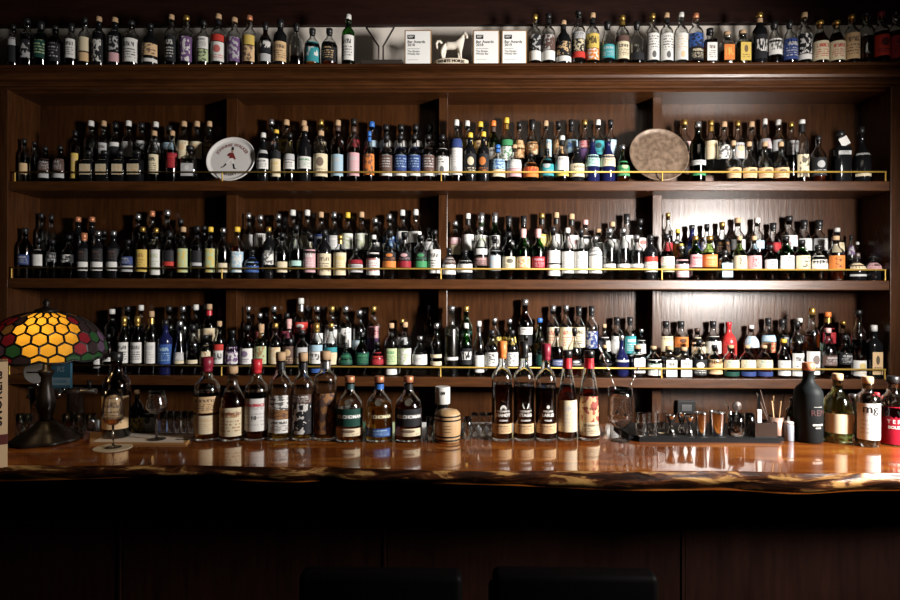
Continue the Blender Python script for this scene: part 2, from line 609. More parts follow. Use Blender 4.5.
# varnished top
mt, nt, out = newmat('varnished_slab')
tc = N(nt, 'ShaderNodeTexCoord')
mp = N(nt, 'ShaderNodeMapping')
mp.inputs['Scale'].default_value = (.55, 5.0, 5.0)
nt.links.new(tc.outputs['Object'], mp.inputs[0])
wv = N(nt, 'ShaderNodeTexNoise')
wv.inputs['Scale'].default_value = 3.0
wv.inputs['Detail'].default_value = 7
wv.inputs['Distortion'].default_value = 1.2
nt.links.new(mp.outputs[0], wv.inputs['Vector'])
cr = N(nt, 'ShaderNodeValToRGB')
e = cr.color_ramp.elements
e[0].position, e[0].color = .30, (.085, .020, .005, 1)
e[1].position, e[1].color = .72, (.45, .15, .024, 1)
ee = e.new(.5)
ee.color = (.24, .062, .010, 1)
nt.links.new(wv.outputs['Fac'], cr.inputs[0])
b = N(nt, 'ShaderNodeBsdfPrincipled')
nt.links.new(cr.outputs[0], b.inputs['Base Color'])
b.inputs['Roughness'].default_value = .16
b.inputs['Coat Weight'].default_value = 1.0
b.inputs['Coat Roughness'].default_value = .05
bn = N(nt, 'ShaderNodeTexNoise')
bn.inputs['Scale'].default_value = 3.0
bn.inputs['Detail'].default_value = 2
nt.links.new(tc.outputs['Object'], bn.inputs['Vector'])
bp = N(nt, 'ShaderNodeBump')
bp.inputs['Strength'].default_value = .05
bp.inputs['Distance'].default_value = .02
nt.links.new(bn.outputs['Fac'], bp.inputs['Height'])
nt.links.new(bp.outputs[0], b.inputs['Normal'])
nt.links.new(bp.outputs[0], b.inputs['Coat Normal'])
nt.links.new(b.outputs[0], out.inputs[0])
mesh('slab', vs, fs, mt, barroot)

# live edge: sapwood with bark left on
ml, nt, out = newmat('live_edge_wood')
tc = N(nt, 'ShaderNodeTexCoord')
mp = N(nt, 'ShaderNodeMapping')
mp.inputs['Scale'].default_value = (4.2, 11.0, 20.0)
nt.links.new(tc.outputs['Object'], mp.inputs[0])
n1 = N(nt, 'ShaderNodeTexNoise')
n1.inputs['Scale'].default_value = 1.6
n1.inputs['Detail'].default_value = 9
n1.inputs['Roughness'].default_value = .62
n1.inputs['Distortion'].default_value = .8
nt.links.new(mp.outputs[0], n1.inputs['Vector'])
cr = N(nt, 'ShaderNodeValToRGB')
e = cr.color_ramp.elements
e[0].position, e[0].color = .44, (.018, .007, .004, 1)
e[1].position, e[1].color = .74, (.62, .36, .11, 1)
ee = e.new(.53)
ee.color = (.10, .030, .010, 1)
ee = e.new(.58)
ee.color = (.42, .22, .07, 1)
nt.links.new(n1.outputs['Fac'], cr.inputs[0])
b = N(nt, 'ShaderNodeBsdfPrincipled')
nt.links.new(cr.outputs[0], b.inputs['Base Color'])
b.inputs['Roughness'].default_value = .3
b.inputs['Coat Weight'].default_value = .3
bp = N(nt, 'ShaderNodeBump')
bp.inputs['Strength'].default_value = .5
bp.inputs['Distance'].default_value = .01
nt.links.new(n1.outputs['Fac'], bp.inputs['Height'])
nt.links.new(bp.outputs[0], b.inputs['Normal'])
nt.links.new(b.outputs[0], out.inputs[0])
vs, fs = [], []
KE = 9
for i in range(NX + 1):
    x = XB0 + (XB1 - XB0) * i / NX
    ye, t = edge_y(x), edge_t(x)
    for k in range(KE):
        f = k / (KE - 1)
        bulge = .010 * math.sin(PI * f) + .004 * math.sin(9 * x + 5 * f) * math.sin(PI * f) + .003 * math.sin(31 * x + 7 * f + ph[5]) * math.sin(PI * f)
        vs.append((x, ye - bulge + .018 * f * f - 2.05, -t * f))
    vs.append((x, ye + .055 - 2.05, -t + .001))
    vs.append((x, ye + .02 - 2.05, -.0004))
m = KE + 2
for i in range(NX):
    for k in range(m - 1):
        fs.append((i * m + k, (i + 1) * m + k, (i + 1) * m + k + 1, i * m + k + 1))
lo = mesh('live_edge', vs, fs, ml, barroot, True)
lo['label'] = 'pale sapwood edge with dark bark'

# bar front, set back under the slab
yb = 2.02
ctr = thing('bar_counter', 'dark brown panelled bar front under the live-edge slab', 'bar counter', (0, yb, 0))
seams = [XB0 + .05, W(120, 540, yb).x, W(385, 540, yb).x, W(683, 540, yb).x, XB1 - .05]
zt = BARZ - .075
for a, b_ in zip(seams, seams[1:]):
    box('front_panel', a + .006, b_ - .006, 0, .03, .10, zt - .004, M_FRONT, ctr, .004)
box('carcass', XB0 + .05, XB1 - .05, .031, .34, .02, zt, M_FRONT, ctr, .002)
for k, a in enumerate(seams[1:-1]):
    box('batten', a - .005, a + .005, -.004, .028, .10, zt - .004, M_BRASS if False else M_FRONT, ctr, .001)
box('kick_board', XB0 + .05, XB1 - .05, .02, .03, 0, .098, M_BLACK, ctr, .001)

# bar stools tucked under the bar
def stool(px, label):
    Y = 1.46
    w = 162 / ppm(Y)
    t = thing('bar_stool', label, 'bar stool', (W(px, 570, Y).x, Y, 0), 0, 'black leather stools at the bar')
    zt_ = W(px, 570, Y).z
    def slab_(name, x0, x1, y0, y1, z0, z1, bev, mat):
        bm = bmesh.new()
        box_bm(bm, x0, x1, y0, y1, z0, z1)
        bmesh.ops.bevel(bm, geom=bm.edges[:], offset=bev, segments=4, profile=.5, affect='EDGES')
        return bm_obj(name, bm, mat, t, True)
    slab_('backrest', -w / 2, w / 2, -.03, .03, zt_ - .26, zt_, .018, M_LEATHER)
    slab_('seat', -w / 2 + .01, w / 2 - .01, .036, .42, .60, .68, .02, M_LEATHER)
    for sx in (-1, 1):
        box('upright', sx * (w / 2 - .05) - .012, sx * (w / 2 - .05) + .012, .004, .03, .59, zt_ - .24, M_BLACK, t, .002)
        for y in (.04, .39):
            tube('leg', [(sx * (w / 2 - .04), y, .60), (sx * (w / 2 - .02), y + (.02 if y > .2 else -.02), 0)], .014, M_BLACK, t)
    for y in (.03, .40):
        tube('footrest', [(-w / 2 + .03, y, .24), (w / 2 - .03, y, .24)], .009, M_STEEL, t)
    return t


stool(381.5, 'black leather bar stool under the bar, below the three round whisky bottles')
stool(574, 'black leather bar stool under the bar, below the red-capped bottles and snifter')
# ------------------------------------------------------------------ bottles
# outlines: (radius share, height share) from base to lip of the glass
SHAPES = {
    's': [(.93, 0), (1, .015), (1, .60), (.96, .645), (.78, .695), (.50, .74), (.40, .785), (.38, .90)],
    't': [(.93, 0), (1, .015), (1, .50), (.92, .565), (.68, .65), (.47, .74), (.40, .80), (.38, .90)],
    'r': [(.90, 0), (1, .02), (1, .47), (.97, .54), (.85, .62), (.60, .69), (.38, .745), (.33, .80), (.32, .90)],
    'w': [(.95, 0), (1, .01), (1, .61), (.93, .67), (.62, .735), (.43, .79), (.40, .93)],
    'b': [(.70, 0), (.90, .05), (1, .18), (1, .34), (.90, .47), (.62, .57), (.36, .65), (.30, .72), (.30, .88)],
    'q': [(.95, 0), (1, .012), (1, .62), (.95, .66), (.66, .70), (.46, .735), (.42, .78), (.42, .88)],
    'h': [(.95, 0), (1, .012), (1, .67), (.94, .715), (.62, .755), (.44, .79), (.42, .90)],
    'c': [(.93, 0), (1, .02), (.97, .26), (.80, .44), (.58, .58), (.43, .70), (.38, .80), (.37, .90)],
    'p': [(.93, 0), (1, .015), (1, .36), (.93, .46), (.72, .62), (.50, .76), (.42, .86), (.41, .93)],
    'y': [(.97, 0), (1, .01), (1, .66), (.90, .70), (.52, .715), (.44, .74), (.42, .93)],
}
KINDNAME = {'s': 'whisky_bottle', 't': 'sloped_bottle', 'r': 'round_bottle', 'w': 'tall_bottle', 'b': 'decanter_bottle', 'q': 'square_bottle',
            'h': 'straight_bottle', 'c': 'cone_bottle', 'p': 'bourbon_bottle', 'y': 'cylinder_bottle'}
KINDWORD = {'s': 'bottle', 't': 'slope-shouldered bottle', 'r': 'round-shouldered bottle', 'w': 'tall bottle', 'b': 'bulbous bottle',
            'q': 'square bottle', 'h': 'straight bottle', 'c': 'cone-shaped bottle', 'p': 'bourbon bottle', 'y': 'cylindrical bottle'}


def prof_r(pr, z):
    for (r0, z0), (r1, z1) in zip(pr, pr[1:]):
        if z0 <= z <= z1:
            return r0 + (r1 - r0) * (z - z0) / max(z1 - z0, 1e-9)
    return pr[-1][0]


def make_bottle(loc, H, RAD, shape, glass, cap, labels, liq, rot=0.0, seg=20, name=None, real=False):
    """labels: (z0, z1, base, ink, style) heights as shares of H; liq: (key, level share)"""
    pr = [(r * RAD, z * H) for r, z in SHAPES[shape]]
    sq = 5.0 if shape == 'q' else 0.0
    t = bpy.data.objects.new(name or KINDNAME[shape], None)
    COL.objects.link(t)
    t.location = loc
    t.rotation_euler = (0, 0, rot)
    opaque = glass in 'kmu'
    gm = GLASS[glass][0]
    zl = pr[-1][1]
    rl = pr[-1][0]
    body = pr[:-1] + [(rl, zl - .004), (rl * 1.16, zl - .0035), (rl * 1.16, zl)] if True else pr
    body = [body[0]] + body[1:]
    # flat bases keep the lathe clean
    real = real and glass in RGLASS
    wall = min(.0030, RAD * .12)
    if real:
        bz = .010 if H > .2 else .006
        inner = [(max(r - wall, .003), max(z, bz)) for r, z in pr if z > bz * .5]
        inner = [(inner[0][0] * .9, bz)] + [q for q in inner if q[1] > bz + .002]
        vs, fs = lathe_data(body + [(rl - wall * .6, zl)] + list(reversed(inner[:-1])), seg, sq, True, True)
        o = mesh('glass_body', vs, fs, RGLASS[glass], t)
        for p in o.data.polygons:
            p.use_smooth = len(p.vertices) == 4
    else:
        lathe('glass_body', body, gm, t, seg, sq)
    if real and liq and liq[1] > .03:
        lv = min(liq[1] * H, zl - .012)
        pts = [(r + .0004, z) for r, z in inner if z < lv - .001]
        pts[0] = (pts[0][0], bz - .0004)
        pts.append((prof_r([(r - wall, z) for r, z in pr], lv) + .0004, lv))
        lathe('liquid', pts, RLIQ[liq[0]], t, seg, sq)
    elif not opaque and glass != 'r' and liq and liq[1] > .03:
        lv = min(liq[1] * H, zl - .004)
        pts = [(r * .9, z) for r, z in pr if z < lv]
        pts = [(max(pts[0][0] - .0005, .001), .006)] + [p for p in pts[1:] if p[1] > .007] + [(prof_r(pr, lv) * .9, lv)]
        lathe('liquid', pts, LIQ[liq[0]][0], t, max(12, seg - 4), sq)
    # stopper or capsule
    cc = cap[0].lower()
    cm = CAPS[cc][0]
    rn = rl
    if cap[0].isupper():     # long foil capsule over the neck
        zb_ = .825 * H
        zs = [zb_ + (zl - zb_) * f for f in (0, .34, .67, 1)]
        pts = [(prof_r(pr, z) + .0011, z) for z in zs[:-1]] + [(rn * 1.16 + .0012, zl - .005), (rn * 1.16 + .0012, H - .001), (rn * 1.0, H)]
        lathe('capsule', pts, cm, t, 14)
    else:
        rs = max(rn * 1.14, .0095)
        pts = [(rn * .80, zl - .018), (rn * .80, zl + .0004), (rs, zl + .001), (rs * 1.03, zl + (H - zl) * .5), (rs, H - .002), (rs * .85, H)]
        lathe('stopper', pts, cm, t, 14)
        if len(cap) > 1:     # foil or seal on the neck below the stopper
            n0, n1 = .80 * H, zl - .005
            lathe('neck_seal', [(prof_r(pr, n0 + (n1 - n0) * f) + .001, n0 + (n1 - n0) * f) for f in (0, .33, .66, 1)], CAPS[cap[1].lower()][0], t, 14, cb=False, ct=False)
    for (z0, z1, base, ink, style) in labels:
        K, A = (10, R(74)) if sq == 0 else (4, R(38))
        ro = 4
        vs, fs, uv = [], [], []
        for j in range(ro):
            z = (z0 + (z1 - z0) * j / (ro - 1)) * H
            rr = prof_r(pr, z) + .0007
            for i in range(K + 1):
                a = -PI / 2 + A * (2 * i / K - 1)
                c, s = math.cos(a), math.sin(a)
                q = 1.0
                if sq:
                    q = 1 / (abs(c) ** sq + abs(s) ** sq) ** (1 / sq)
                    q = min(q, 1 / abs(s))
                vs.append((rr * c * q, rr * s * q, z))
                uv.append((i / K, j / (ro - 1)))
        for j in range(ro - 1):
            for i in range(K):
                a = j * (K + 1) + i
                fs.append((a, a + 1, a + K + 2, a + K + 1))
        o = mesh('label', vs, fs, label_mat(base, ink, style), t, True, uv)
    return t


def parse_labels(s, to_share):
    out = []
    if not s or s == '-':
        return out
    for tok in s.split('+'):
        base = tok[0]
        rest = tok[1:]
        ink, st = 'K', '0'
        if ':' in rest:
            rest, mk = rest.split(':')
            ink, st = mk[0], mk[1]
        a, b_ = rest.split('-')
        zt_, zb_ = to_share(float(a)), to_share(float(b_))
        zb_ = max(zb_, .02)
        zt_ = min(zt_, .74)
        if zt_ - zb_ > .02:
            out.append((zb_, zt_, base, ink, st))
    return out


ORD = ['', 'first', 'second', 'third', 'fourth', 'fifth', 'sixth', 'seventh', 'eighth', 'ninth', 'tenth', 'eleventh', 'twelfth']
BAYW = ['far-left bay', 'left-centre bay', 'right-centre bay', 'far-right bay']
ALLB = []
REAL_ROWS = True


def look(shape, glass, cap, labels, liq):
    g = GLASS[glass][1]
    if glass == 'c' and liq and liq[1] > .12 and liq[0] in 'adg':
        g = {'a': 'amber', 'd': 'dark-amber', 'g': 'golden'}[liq[0]]
    if not labels:
        lab = 'no label'
    else:
        names = []
        for l in sorted(labels, key=lambda l: -(l[1] - l[0])):
            nme = PAL[l[2]][1]
            if nme not in names:
                names.append(nme)
        lab = '-and-'.join(names[:2]) + ' label'
    c = CAPS[cap[0].lower()][1] + (' capsule' if cap[0].isupper() else ' stopper')
    return g + ' ' + KINDWORD[shape].replace(' ', '-', 0), lab, c


def row(text, y0, zbase, Y, rowword, shelfword, group, ypx=1 / 5.0, rot_amp=12, bays=True, seg=18, maxr=.0485):
    items = []
    for ln in text.strip().splitlines():
        for ent in ln.split('|'):
            p = ent.split()
            if not p:
                continue
            px, top, w = float(p[0]), float(p[1]), float(p[2])
            shape, glass, cap = p[3], p[4], p[5]
            labs = p[6] if len(p) > 6 else '-'
            lq = p[7] if len(p) > 7 else 'a50'
            P = W(px, (300 + top) / 2, Y)
            ztop_ = W(px, top, Y).z
            H = ztop_ - zbase
            rad = min(w / 2 * (Y / F) * 1.03, maxr if Y < YD else .0445)
            if shape == 'q':
                rad *= .95
            lqv = (lq[0], float(lq[1:]) / 100)
            if glass == 'n' and int(px * 2) % 5:
                glass, lqv = 'c', ('d', .40 + (int(px * 7) % 5) * .055)

            def share(v, px=px, H=H):
                return (W(px, y0 + v * ypx, Y).z - zbase) / H
            items.append(dict(px=px, x=P.x, H=H, r=rad, shape=shape, glass=glass, cap=cap, labels=parse_labels(labs, share), liq=lqv))
    items.sort(key=lambda d: d['x'])
    # keep each bottle inside its bay when it stands on the riser
    if Y > YD - .02 and bays:
        for d in items:
            bi = min(range(4), key=lambda i: abs((BAYS[i][0] + BAYS[i][1]) / 2 - d['x']))
            lo, hi = BAYS[bi]
            d['x'] = min(max(d['x'], lo + d['r'] + .006), hi - d['r'] - .006)
        items.sort(key=lambda d: d['x'])
    for _ in range(8):
        for a, b_ in zip(items, items[1:]):
            gap = b_['x'] - a['x'] - (a['r'] + b_['r']) * 1.02 - .0006
            if gap < 0:
                # move apart a little, then slim down
                mv = min(-gap / 2, .0015)
                a['x'] -= mv
                b_['x'] += mv
                gap += 2 * mv
                if gap < 0:
                    k = (b_['x'] - a['x'] - .0006) / ((a['r'] + b_['r']) * 1.02)
                    a['r'] *= k
                    b_['r'] *= k
    for d in items:
        if Y < YD and bays and rowword:
            d['x'] = min(max(d['x'], xl_in + d['r'] + .005), xr_in - d['r'] - .005)
        b0, b1 = BAYS[0][0], BAYS[3][1]
        bi = 0
        for i in range(3):
            if d['x'] > (DIV[i][0] + DIV[i][1]) / 2 - (0 if Y > YD else 0):
                bi = i + 1
        rz = R(rng.uniform(-rot_amp, rot_amp)) if d['shape'] != 'q' else R(rng.uniform(-4, 4))
        t = make_bottle((d['x'], Y, zbase + .0002), d['H'], d['r'], d['shape'], d['glass'], d['cap'], d['labels'], d['liq'], rz, seg, real=REAL_ROWS)
        d['bay'] = bi
        d['obj'] = t
        d['look'] = look(d['shape'], d['glass'], d['cap'], d['labels'], d['liq'])
    # labels: look first, then where it stands; a rank only among look-alikes of one bay
    groups = {}
    for d in items:
        groups.setdefault((d['look'], d['bay']), []).append(d)
    for (lk, bi), ds in groups.items():
        for i, d in enumerate(ds):
            where = ', '.join(x for x in (rowword, BAYW[bi], shelfword) if x)
            s = '%s, %s, %s, %s' % (lk[0], lk[1], lk[2], where)
            if len(ds) > 1:
                s += ', %s from left' % ORD[i + 1]
            tag(d['obj'], s, 'bottle', group)
    ALLB.extend(items)
    return items


TOPROW = """
13 25 10 s c k S195-235+K240-318|27 19 13 s n k K175-300:S3|40.5 22 13.5 s E K F170-300:A1|55 26 13 s n k K180-318:S1|71 24 12 s c K W205-300:K1
84.5 18 11.5 s c k C195-265+X272-316|98.5 17 12 s k c K170-318:W3|114.5 18 13 s k c K160-265:S3+P275-320|131 21 15 s c k W205-322:K1 a20|150 24 15 r k k X230-290:D3+W305-322
171 15 12 s n c K190-318:W1|186 16 13.5 s n g V195-318:W3|203 21 13 s c k W195-255:K1+A258-318:K3|218 14.5 13.5 s c ck R185-218+W222-318:R2|234 18 13.5 s c c V198-318:S3
249 16 13.5 s c n Y188-236+X240-318:D3|265 23 13 r n K K195-275:W6+S280-318|280 20 13.5 s k K X220-318:D1|296 24 14 r c K - d20|312 29 15.5 r c K T222-322:W6|329 29 16 r n K K222-320:X1
348 15 13 s G w W188-312:K1
534.5 15 12 s c g K185-262:S3+W265-312|548 14 13 s c kk D185-262:S3+W265-312|563 21 15 r k ck K222-290:X3+W294-320|578 11.5 13 w c k S172-205:K1+K208-268:C3+R270-300 w40
592 13.5 13 s c ck Y180-252:K6+O255-310:W3 g50|607 22 13.5 t c K T235-302:S1 w40|622 16 13.5 s c gg D190-218+C220-305:K1 a20|636 22 14.5 r c K K275-312 d22|652 14 12.5 s c g W178-310:K4 w40
666 13.5 12.5 s c ck W178-312:K4 w40|681 13 13 s c w W178-310:X4 w40|695 14 14.5 s c n B178-245:K3+K247-312:C1|709 29 13 q c K W225-315:D1 a65|726.5 32 13.5 q c c O235-312:Y6 g40
742 30.5 14 q c ck Y225-315:D2 g62|759 13 13.5 s k gc K185-305:W6|774 22 14 t c K W205-285:K6 a30|789 21 15 r c K U205-310:S1 a30|803.5 13 13.5 s c c K180-278:W3+W282-308 a30
819.5 21 15 t c g C218-312:R1 d70|836 21 15 t c g C218-312:R1 d70|851 15 13.5 s c g X175-305:D1|866 12 13.5 s n k -|881 12 14 s c i R185-290:K2 d60|895 11 13 s c k I190-300:K1 d60
"""
row(TOPROW, 0, Z_LEDGE, 3.206, '', 'top of cornice', 'bottles standing along the top of the cornice')

S1F = """
24 139 9.5 s n k X320-375|34 142 8 w n k -|45 147 13 r n k D300-360:S1+S366-395|60 146 13.5 r n k D300-360:S1+S366-395|75 131 8.5 h n k Y270-395:X1
88.5 151 14.5 q k k C303-380:X3|104.5 151 14.5 q k k C303-380:X3|120 151 14 q k k C303-380:X3|137 151 16.5 q k k C303-380:X3|154 131 12 s n c C278-375:K1|172 131 11 s n c I270-345:R1 d60|190 146 16.5 q c k S325-388:W2 w30
263 133 12 t k w S255-272+W298-350:K1|276 130 11 w n y K262-298+C300-388:Y1|289.5 133 11.5 t c k S275-305+W308-350:K1|304.5 126 14 s k c W290-350:G1|320.5 131 14 s n c C275-388:D2|337.5 126 12.5 s n d L278-385:S1|353.5 127 12.5 s n d P270-385:S1|369 131.5 11.5 r c bb O275-380:D3
386.5 135 13.5 s c k D245-362:S1+W368-385|400 135 13.5 s c k U245-362:L1+W368-385|414 135 13.5 s c k U245-362:L1+W368-385|427.5 135 13.5 s c k D245-362:S1+W368-385|442 135 13 s n k W248-380:K4|456 120 12.5 s c w U200-244+W247-380:S4
470 133 12.5 s k y K275-378:C2|483 132 12.5 s k y K275-378:O2|497 145 15 r c bb L302-352:B3+C355-390|514 145 14.5 r c c W305-348:S3+P350-390|530.5 154 15 r c k O318-392:R6 d30|546.5 149 14 r c k T300-385:S2 w30|562 136 13.5 t c wk W290-358:S1+Y366-386
576.5 147 14.5 r k k C325-390:K1|592 138 14.5 t u k M280-338:K1|607 138 14.5 t u k C280-338:K1|622 145 13.5 b A s G310-385:A2
697.5 122 14.5 s E s S308-332:K1+G368-384|733 141 14 b c c X345-395:D2 d20|748.5 142 14.5 b c c X345-395:D2 d20|764.5 142 14.5 b c c X345-395:D2 d20|780.5 142 14.5 b c c X345-395:D2 d20|801.5 120 12.5 w c wk C278-390:K3 d45
818 136 14 r n k K295-385:S2|840 131 16.5 q k k S263-282:K1|861 127 20 b k k S272-282:K1+C374-388
"""
S1B = """
91 121 13 s n w -|103.5 121 13 s c c S220-300:D1|115 123 13 s c k W218-238+K240-300|128.5 121 13 s c w W215-290:S3|141 123 13 s c k S210-225+K228-300:S3|155.5 122 12 s n w S220-275:D1|169 126 13 s n k L220-260:D1
184 121.5 12.5 s c c C210-300:X2|196.5 121.5 12.5 s c c C215-300:X2|209 121.5 11.5 s n c D210-300:X1|271 119.5 12.5 s n s L215-258:O3|286 120 13.5 s n c Y205-275:D2|303.5 121 13 s c c S205-270:D2|320.5 120 13 s n g C215-270:D1
337.5 120.5 13 s c c S210-250:D1|353.5 119 13 s n k I205-260:D1|372 122 13.5 s c b L210-242:S1|386 125 14 s c k W208-242:S1|400.5 125 14 s c k W208-242:S1|415 125 14 s c k W208-242:S1|429 125 13 s c k D208-242:S1
467 121 12.5 s c w Y205-270:S3|480 122 12.5 s c y X210-275:D1 g50|493 121 12.5 s G od W245-305:K1|506 118 13.5 s c yg G205-235+W240-310:G3|519 122 13 t c k N205-295:X3|532 120 14.5 t c K N215-280:C3 a40|545.5 121 13 s c c L205-290:X3 w40
558 121.5 12.5 s c k N205-275:X3|571 120 13 s c kk L205-270:B6 w40|584 120 13 s c g P210-245:R3+V250-310|597.5 120 13.5 s c w T210-280:K2 w40|610 120 12.5 s c k L205-285:W1 w40
684 120 13.5 s c g P215-270:A3 w40|711 120.5 12.5 s c gg C210-302:X1 w40|723.5 122 13 s c c W232-300:K3 w40|737.5 121 14 r c g S220-300:X2 w40|751 122 13.5 s c c -|764.5 119 13.5 r c w S200-250:P3 w40|778 120 13.5 s c w S205-260:W2 w40|790.5 122 13 s c g S210-280:D1 w40
"""
s1f = row(S1F, 100, Z_SH[0], 3.264, 'front row', 'top shelf', 'front row bottles on the top shelf')
row(S1B, 100, Z_SH[0] + RISE, 3.402, 'back row', 'top shelf', 'back row bottles on the top shelf')

S2F = """
25 228 13 s n k U300-350:S1|38.5 238 11 s n k W275-355:S1 d60|52.5 240 11 s c k K290-335:S3 d60|69 235 14 r n k K300-340:W3|84 233 12.5 s k N K270-332:D1+W336-380|98 231 12.5 s k s K270-332:D1+W336-380|113.5 231 12.5 s k s K270-332:D1+W336-380|128 240 14 r n k U310-350:S1+S355-385
142.5 227 12.5 s n g Y275-385:N1|156 228 11.5 s n g W275-400:A1|169.5 232 12.5 s c k R335-356+K280-333 d60|183 227 12.5 s n c A270-388:Y3|197 226 12.5 s c k S340-356+K280-338 d60|210.5 227 12 s n y A270-388:Y3|223 228 12 s c s C342-388 d50|237 227 13.5 s n y L285-388:W3
252 250 15 r k k B305-388:L2|268.5 227 12.5 s k g K275-295+W280-350:K3|282 233 13 s c k C335-388 d55|296 225 13 s c k M330-356 d50|310 234 13.5 s c k P275-388:W1|324.5 230 13.5 s k k C295-402:D1|340 235 12.5 s c gg C290-402:Y1|355.5 248 14.5 r c k I325-345+S348-388:D1 w60
373.5 235 14 r c w W290-402:R1 w50|389.5 230 13.5 h c k K288-330:O2+O332-364|404.5 232 13.5 h c k K288-330:P2+I332-364|420.5 235 13.5 h c k K288-330:G2+G332-364|434.5 230 12.5 s c k W275-392:K1|449 248 13.5 r k k D310-345:S1+W350-398
465 250 15.5 r k k S290-310+W330-388:K1|480.5 226 13.5 s c s S270-300:W1+D312-355:P1 w60|494 236 12.5 s c k S280-380:L3 w60|508.5 232 13 s E k C310-370:K2|523 229 13.5 s G P C310-370:O3|538 229 13 s G P I310-370:P1|553 227 13.5 s n k W280-342:S2+W350-405
567.5 228 12.5 s c w W285-392:S1 w60|580.5 229 13 s c k W285-392:S1 w60|595 236 13 s c s S250-300:W3+W305-392 w60|609 228 12.5 h c s W346-364 d28|623 228 12.5 h c s W346-364 d28|636.5 235 12.5 h c s W346-364 d28|650 235 13.5 s k k R310-335+W336-386:R1
667 234 14 t n k W310-355:A3+A358-386:P3|681.5 246 14.5 r c s P325-412:W1 w50|695 236 13 s G g P300-362:R1|709.5 236 14 s A g O300-362:X1|724.5 250 14 q c k L342-412:S1 w50|739.5 236 13.5 r A c C305-372:K5|753.5 236 13.5 r n c P305-372:R5|770 245 12.5 s n k W325-372:K5
785.5 236 14.5 s G k W305-372:K5|801.5 240 14.5 s G k C305-372:K5|818 245 16 r c k W305-372:K5 d40|835.5 236 15 s c c O305-372:K5 d40|856 257 18 r k k C340-372:X2+S398-408|874 256 14.5 r k k P340-372:D2
"""
S2B = """
38 213 12 s n k S240-280|51 215 12 s n k -|78 217 12 s k n K240-300|92 217 12.5 s k n K240-300|104 231 11 s n k -|138 214 12 s n s -|152 211 12 s n n K225-300:C3|167 210 13 s c s K235-300:S2|180.5 219 12 s n k -|204 226 12 s n k -
247.5 213 12.5 s c s S200-275:W2|260 215 13 s c s W195-262:S1|278 214 13 s c s S225-275:K3|292.5 210 13.5 s c w S225-275:A3|307 210 13 s c w C205-272:S1|321 212 12.5 s n c U200-270:S1|333.5 212 12.5 s c s S205-275:W1|347.5 212.5 12 s c y W195-272:A3 g50
361.5 212 13.5 s c c W195-275:A3 w40|374.5 218 14 s c s S240-280:W3 w40|389 214 12.5 s c s B210-268:L3|402 210 12.5 s c w W185-240:S1|415.5 209.5 12.5 s c w W185-240:S1|429.5 228 12 s c k S210-280:W1 w40
454.5 221 12.5 s c s P215-250:W1+C252-300 g40|467.5 213.5 12.5 s c wk W200-280:S1 w40|481 213 13 s G S W205-290:A1|494.5 213 12.5 s G S W205-290:K2|508.5 216 13 s E K K230-290:S1|523.5 216 13 s E K K230-290:S1|541.5 213 13 s c gk Y200-260:C1 w40|556 212.5 12.5 s c ck W200-275:S1 g40
571.5 214 13.5 s c ck W205-280:P3 w40|585 220 12.5 s c p W205-270:S1 w40|598 229 12 s c c W240-300:S1 w40|612 222 12.5 s c c W225-290:S1 w40|626.5 214 12.5 s c K W205-275:S1 w40|640 219 12.5 s c k W218-280:R2 w40
668 213 12 w c g I240-300:R1 d60|677.5 229 13 s c y K195-235:W3+Y245-312:K2 g60|692 225 15 r u k U260-340:S1|706.5 224 13.5 r c k W235-290:K3 w40|722 222 14.5 r n g K225-300:N1|737.5 218 13.5 s c c S225-275:W1 g30|757 218 12.5 s c w L230-270:W1 w40|773 223 14.5 r c K I240-290:R1 d60
789 216 14.5 s c k W205-260:P3 w40|804 220 13.5 s c K S220-280:W1 w40|818.5 220 14.5 s c K S220-280:W1 w40|837 228 12.5 s c w C240-290:X1 w30|851 235 15 r c K V255-300:W3 d30|867.5 242 11.5 r n w D290-320:S2
"""
row(S2F, 195, Z_SH[1], 3.264, 'front row', 'middle shelf', 'front row bottles on the middle shelf')
row(S2B, 195, Z_SH[1] + RISE, 3.402, 'back row', 'middle shelf', 'back row bottles on the middle shelf')

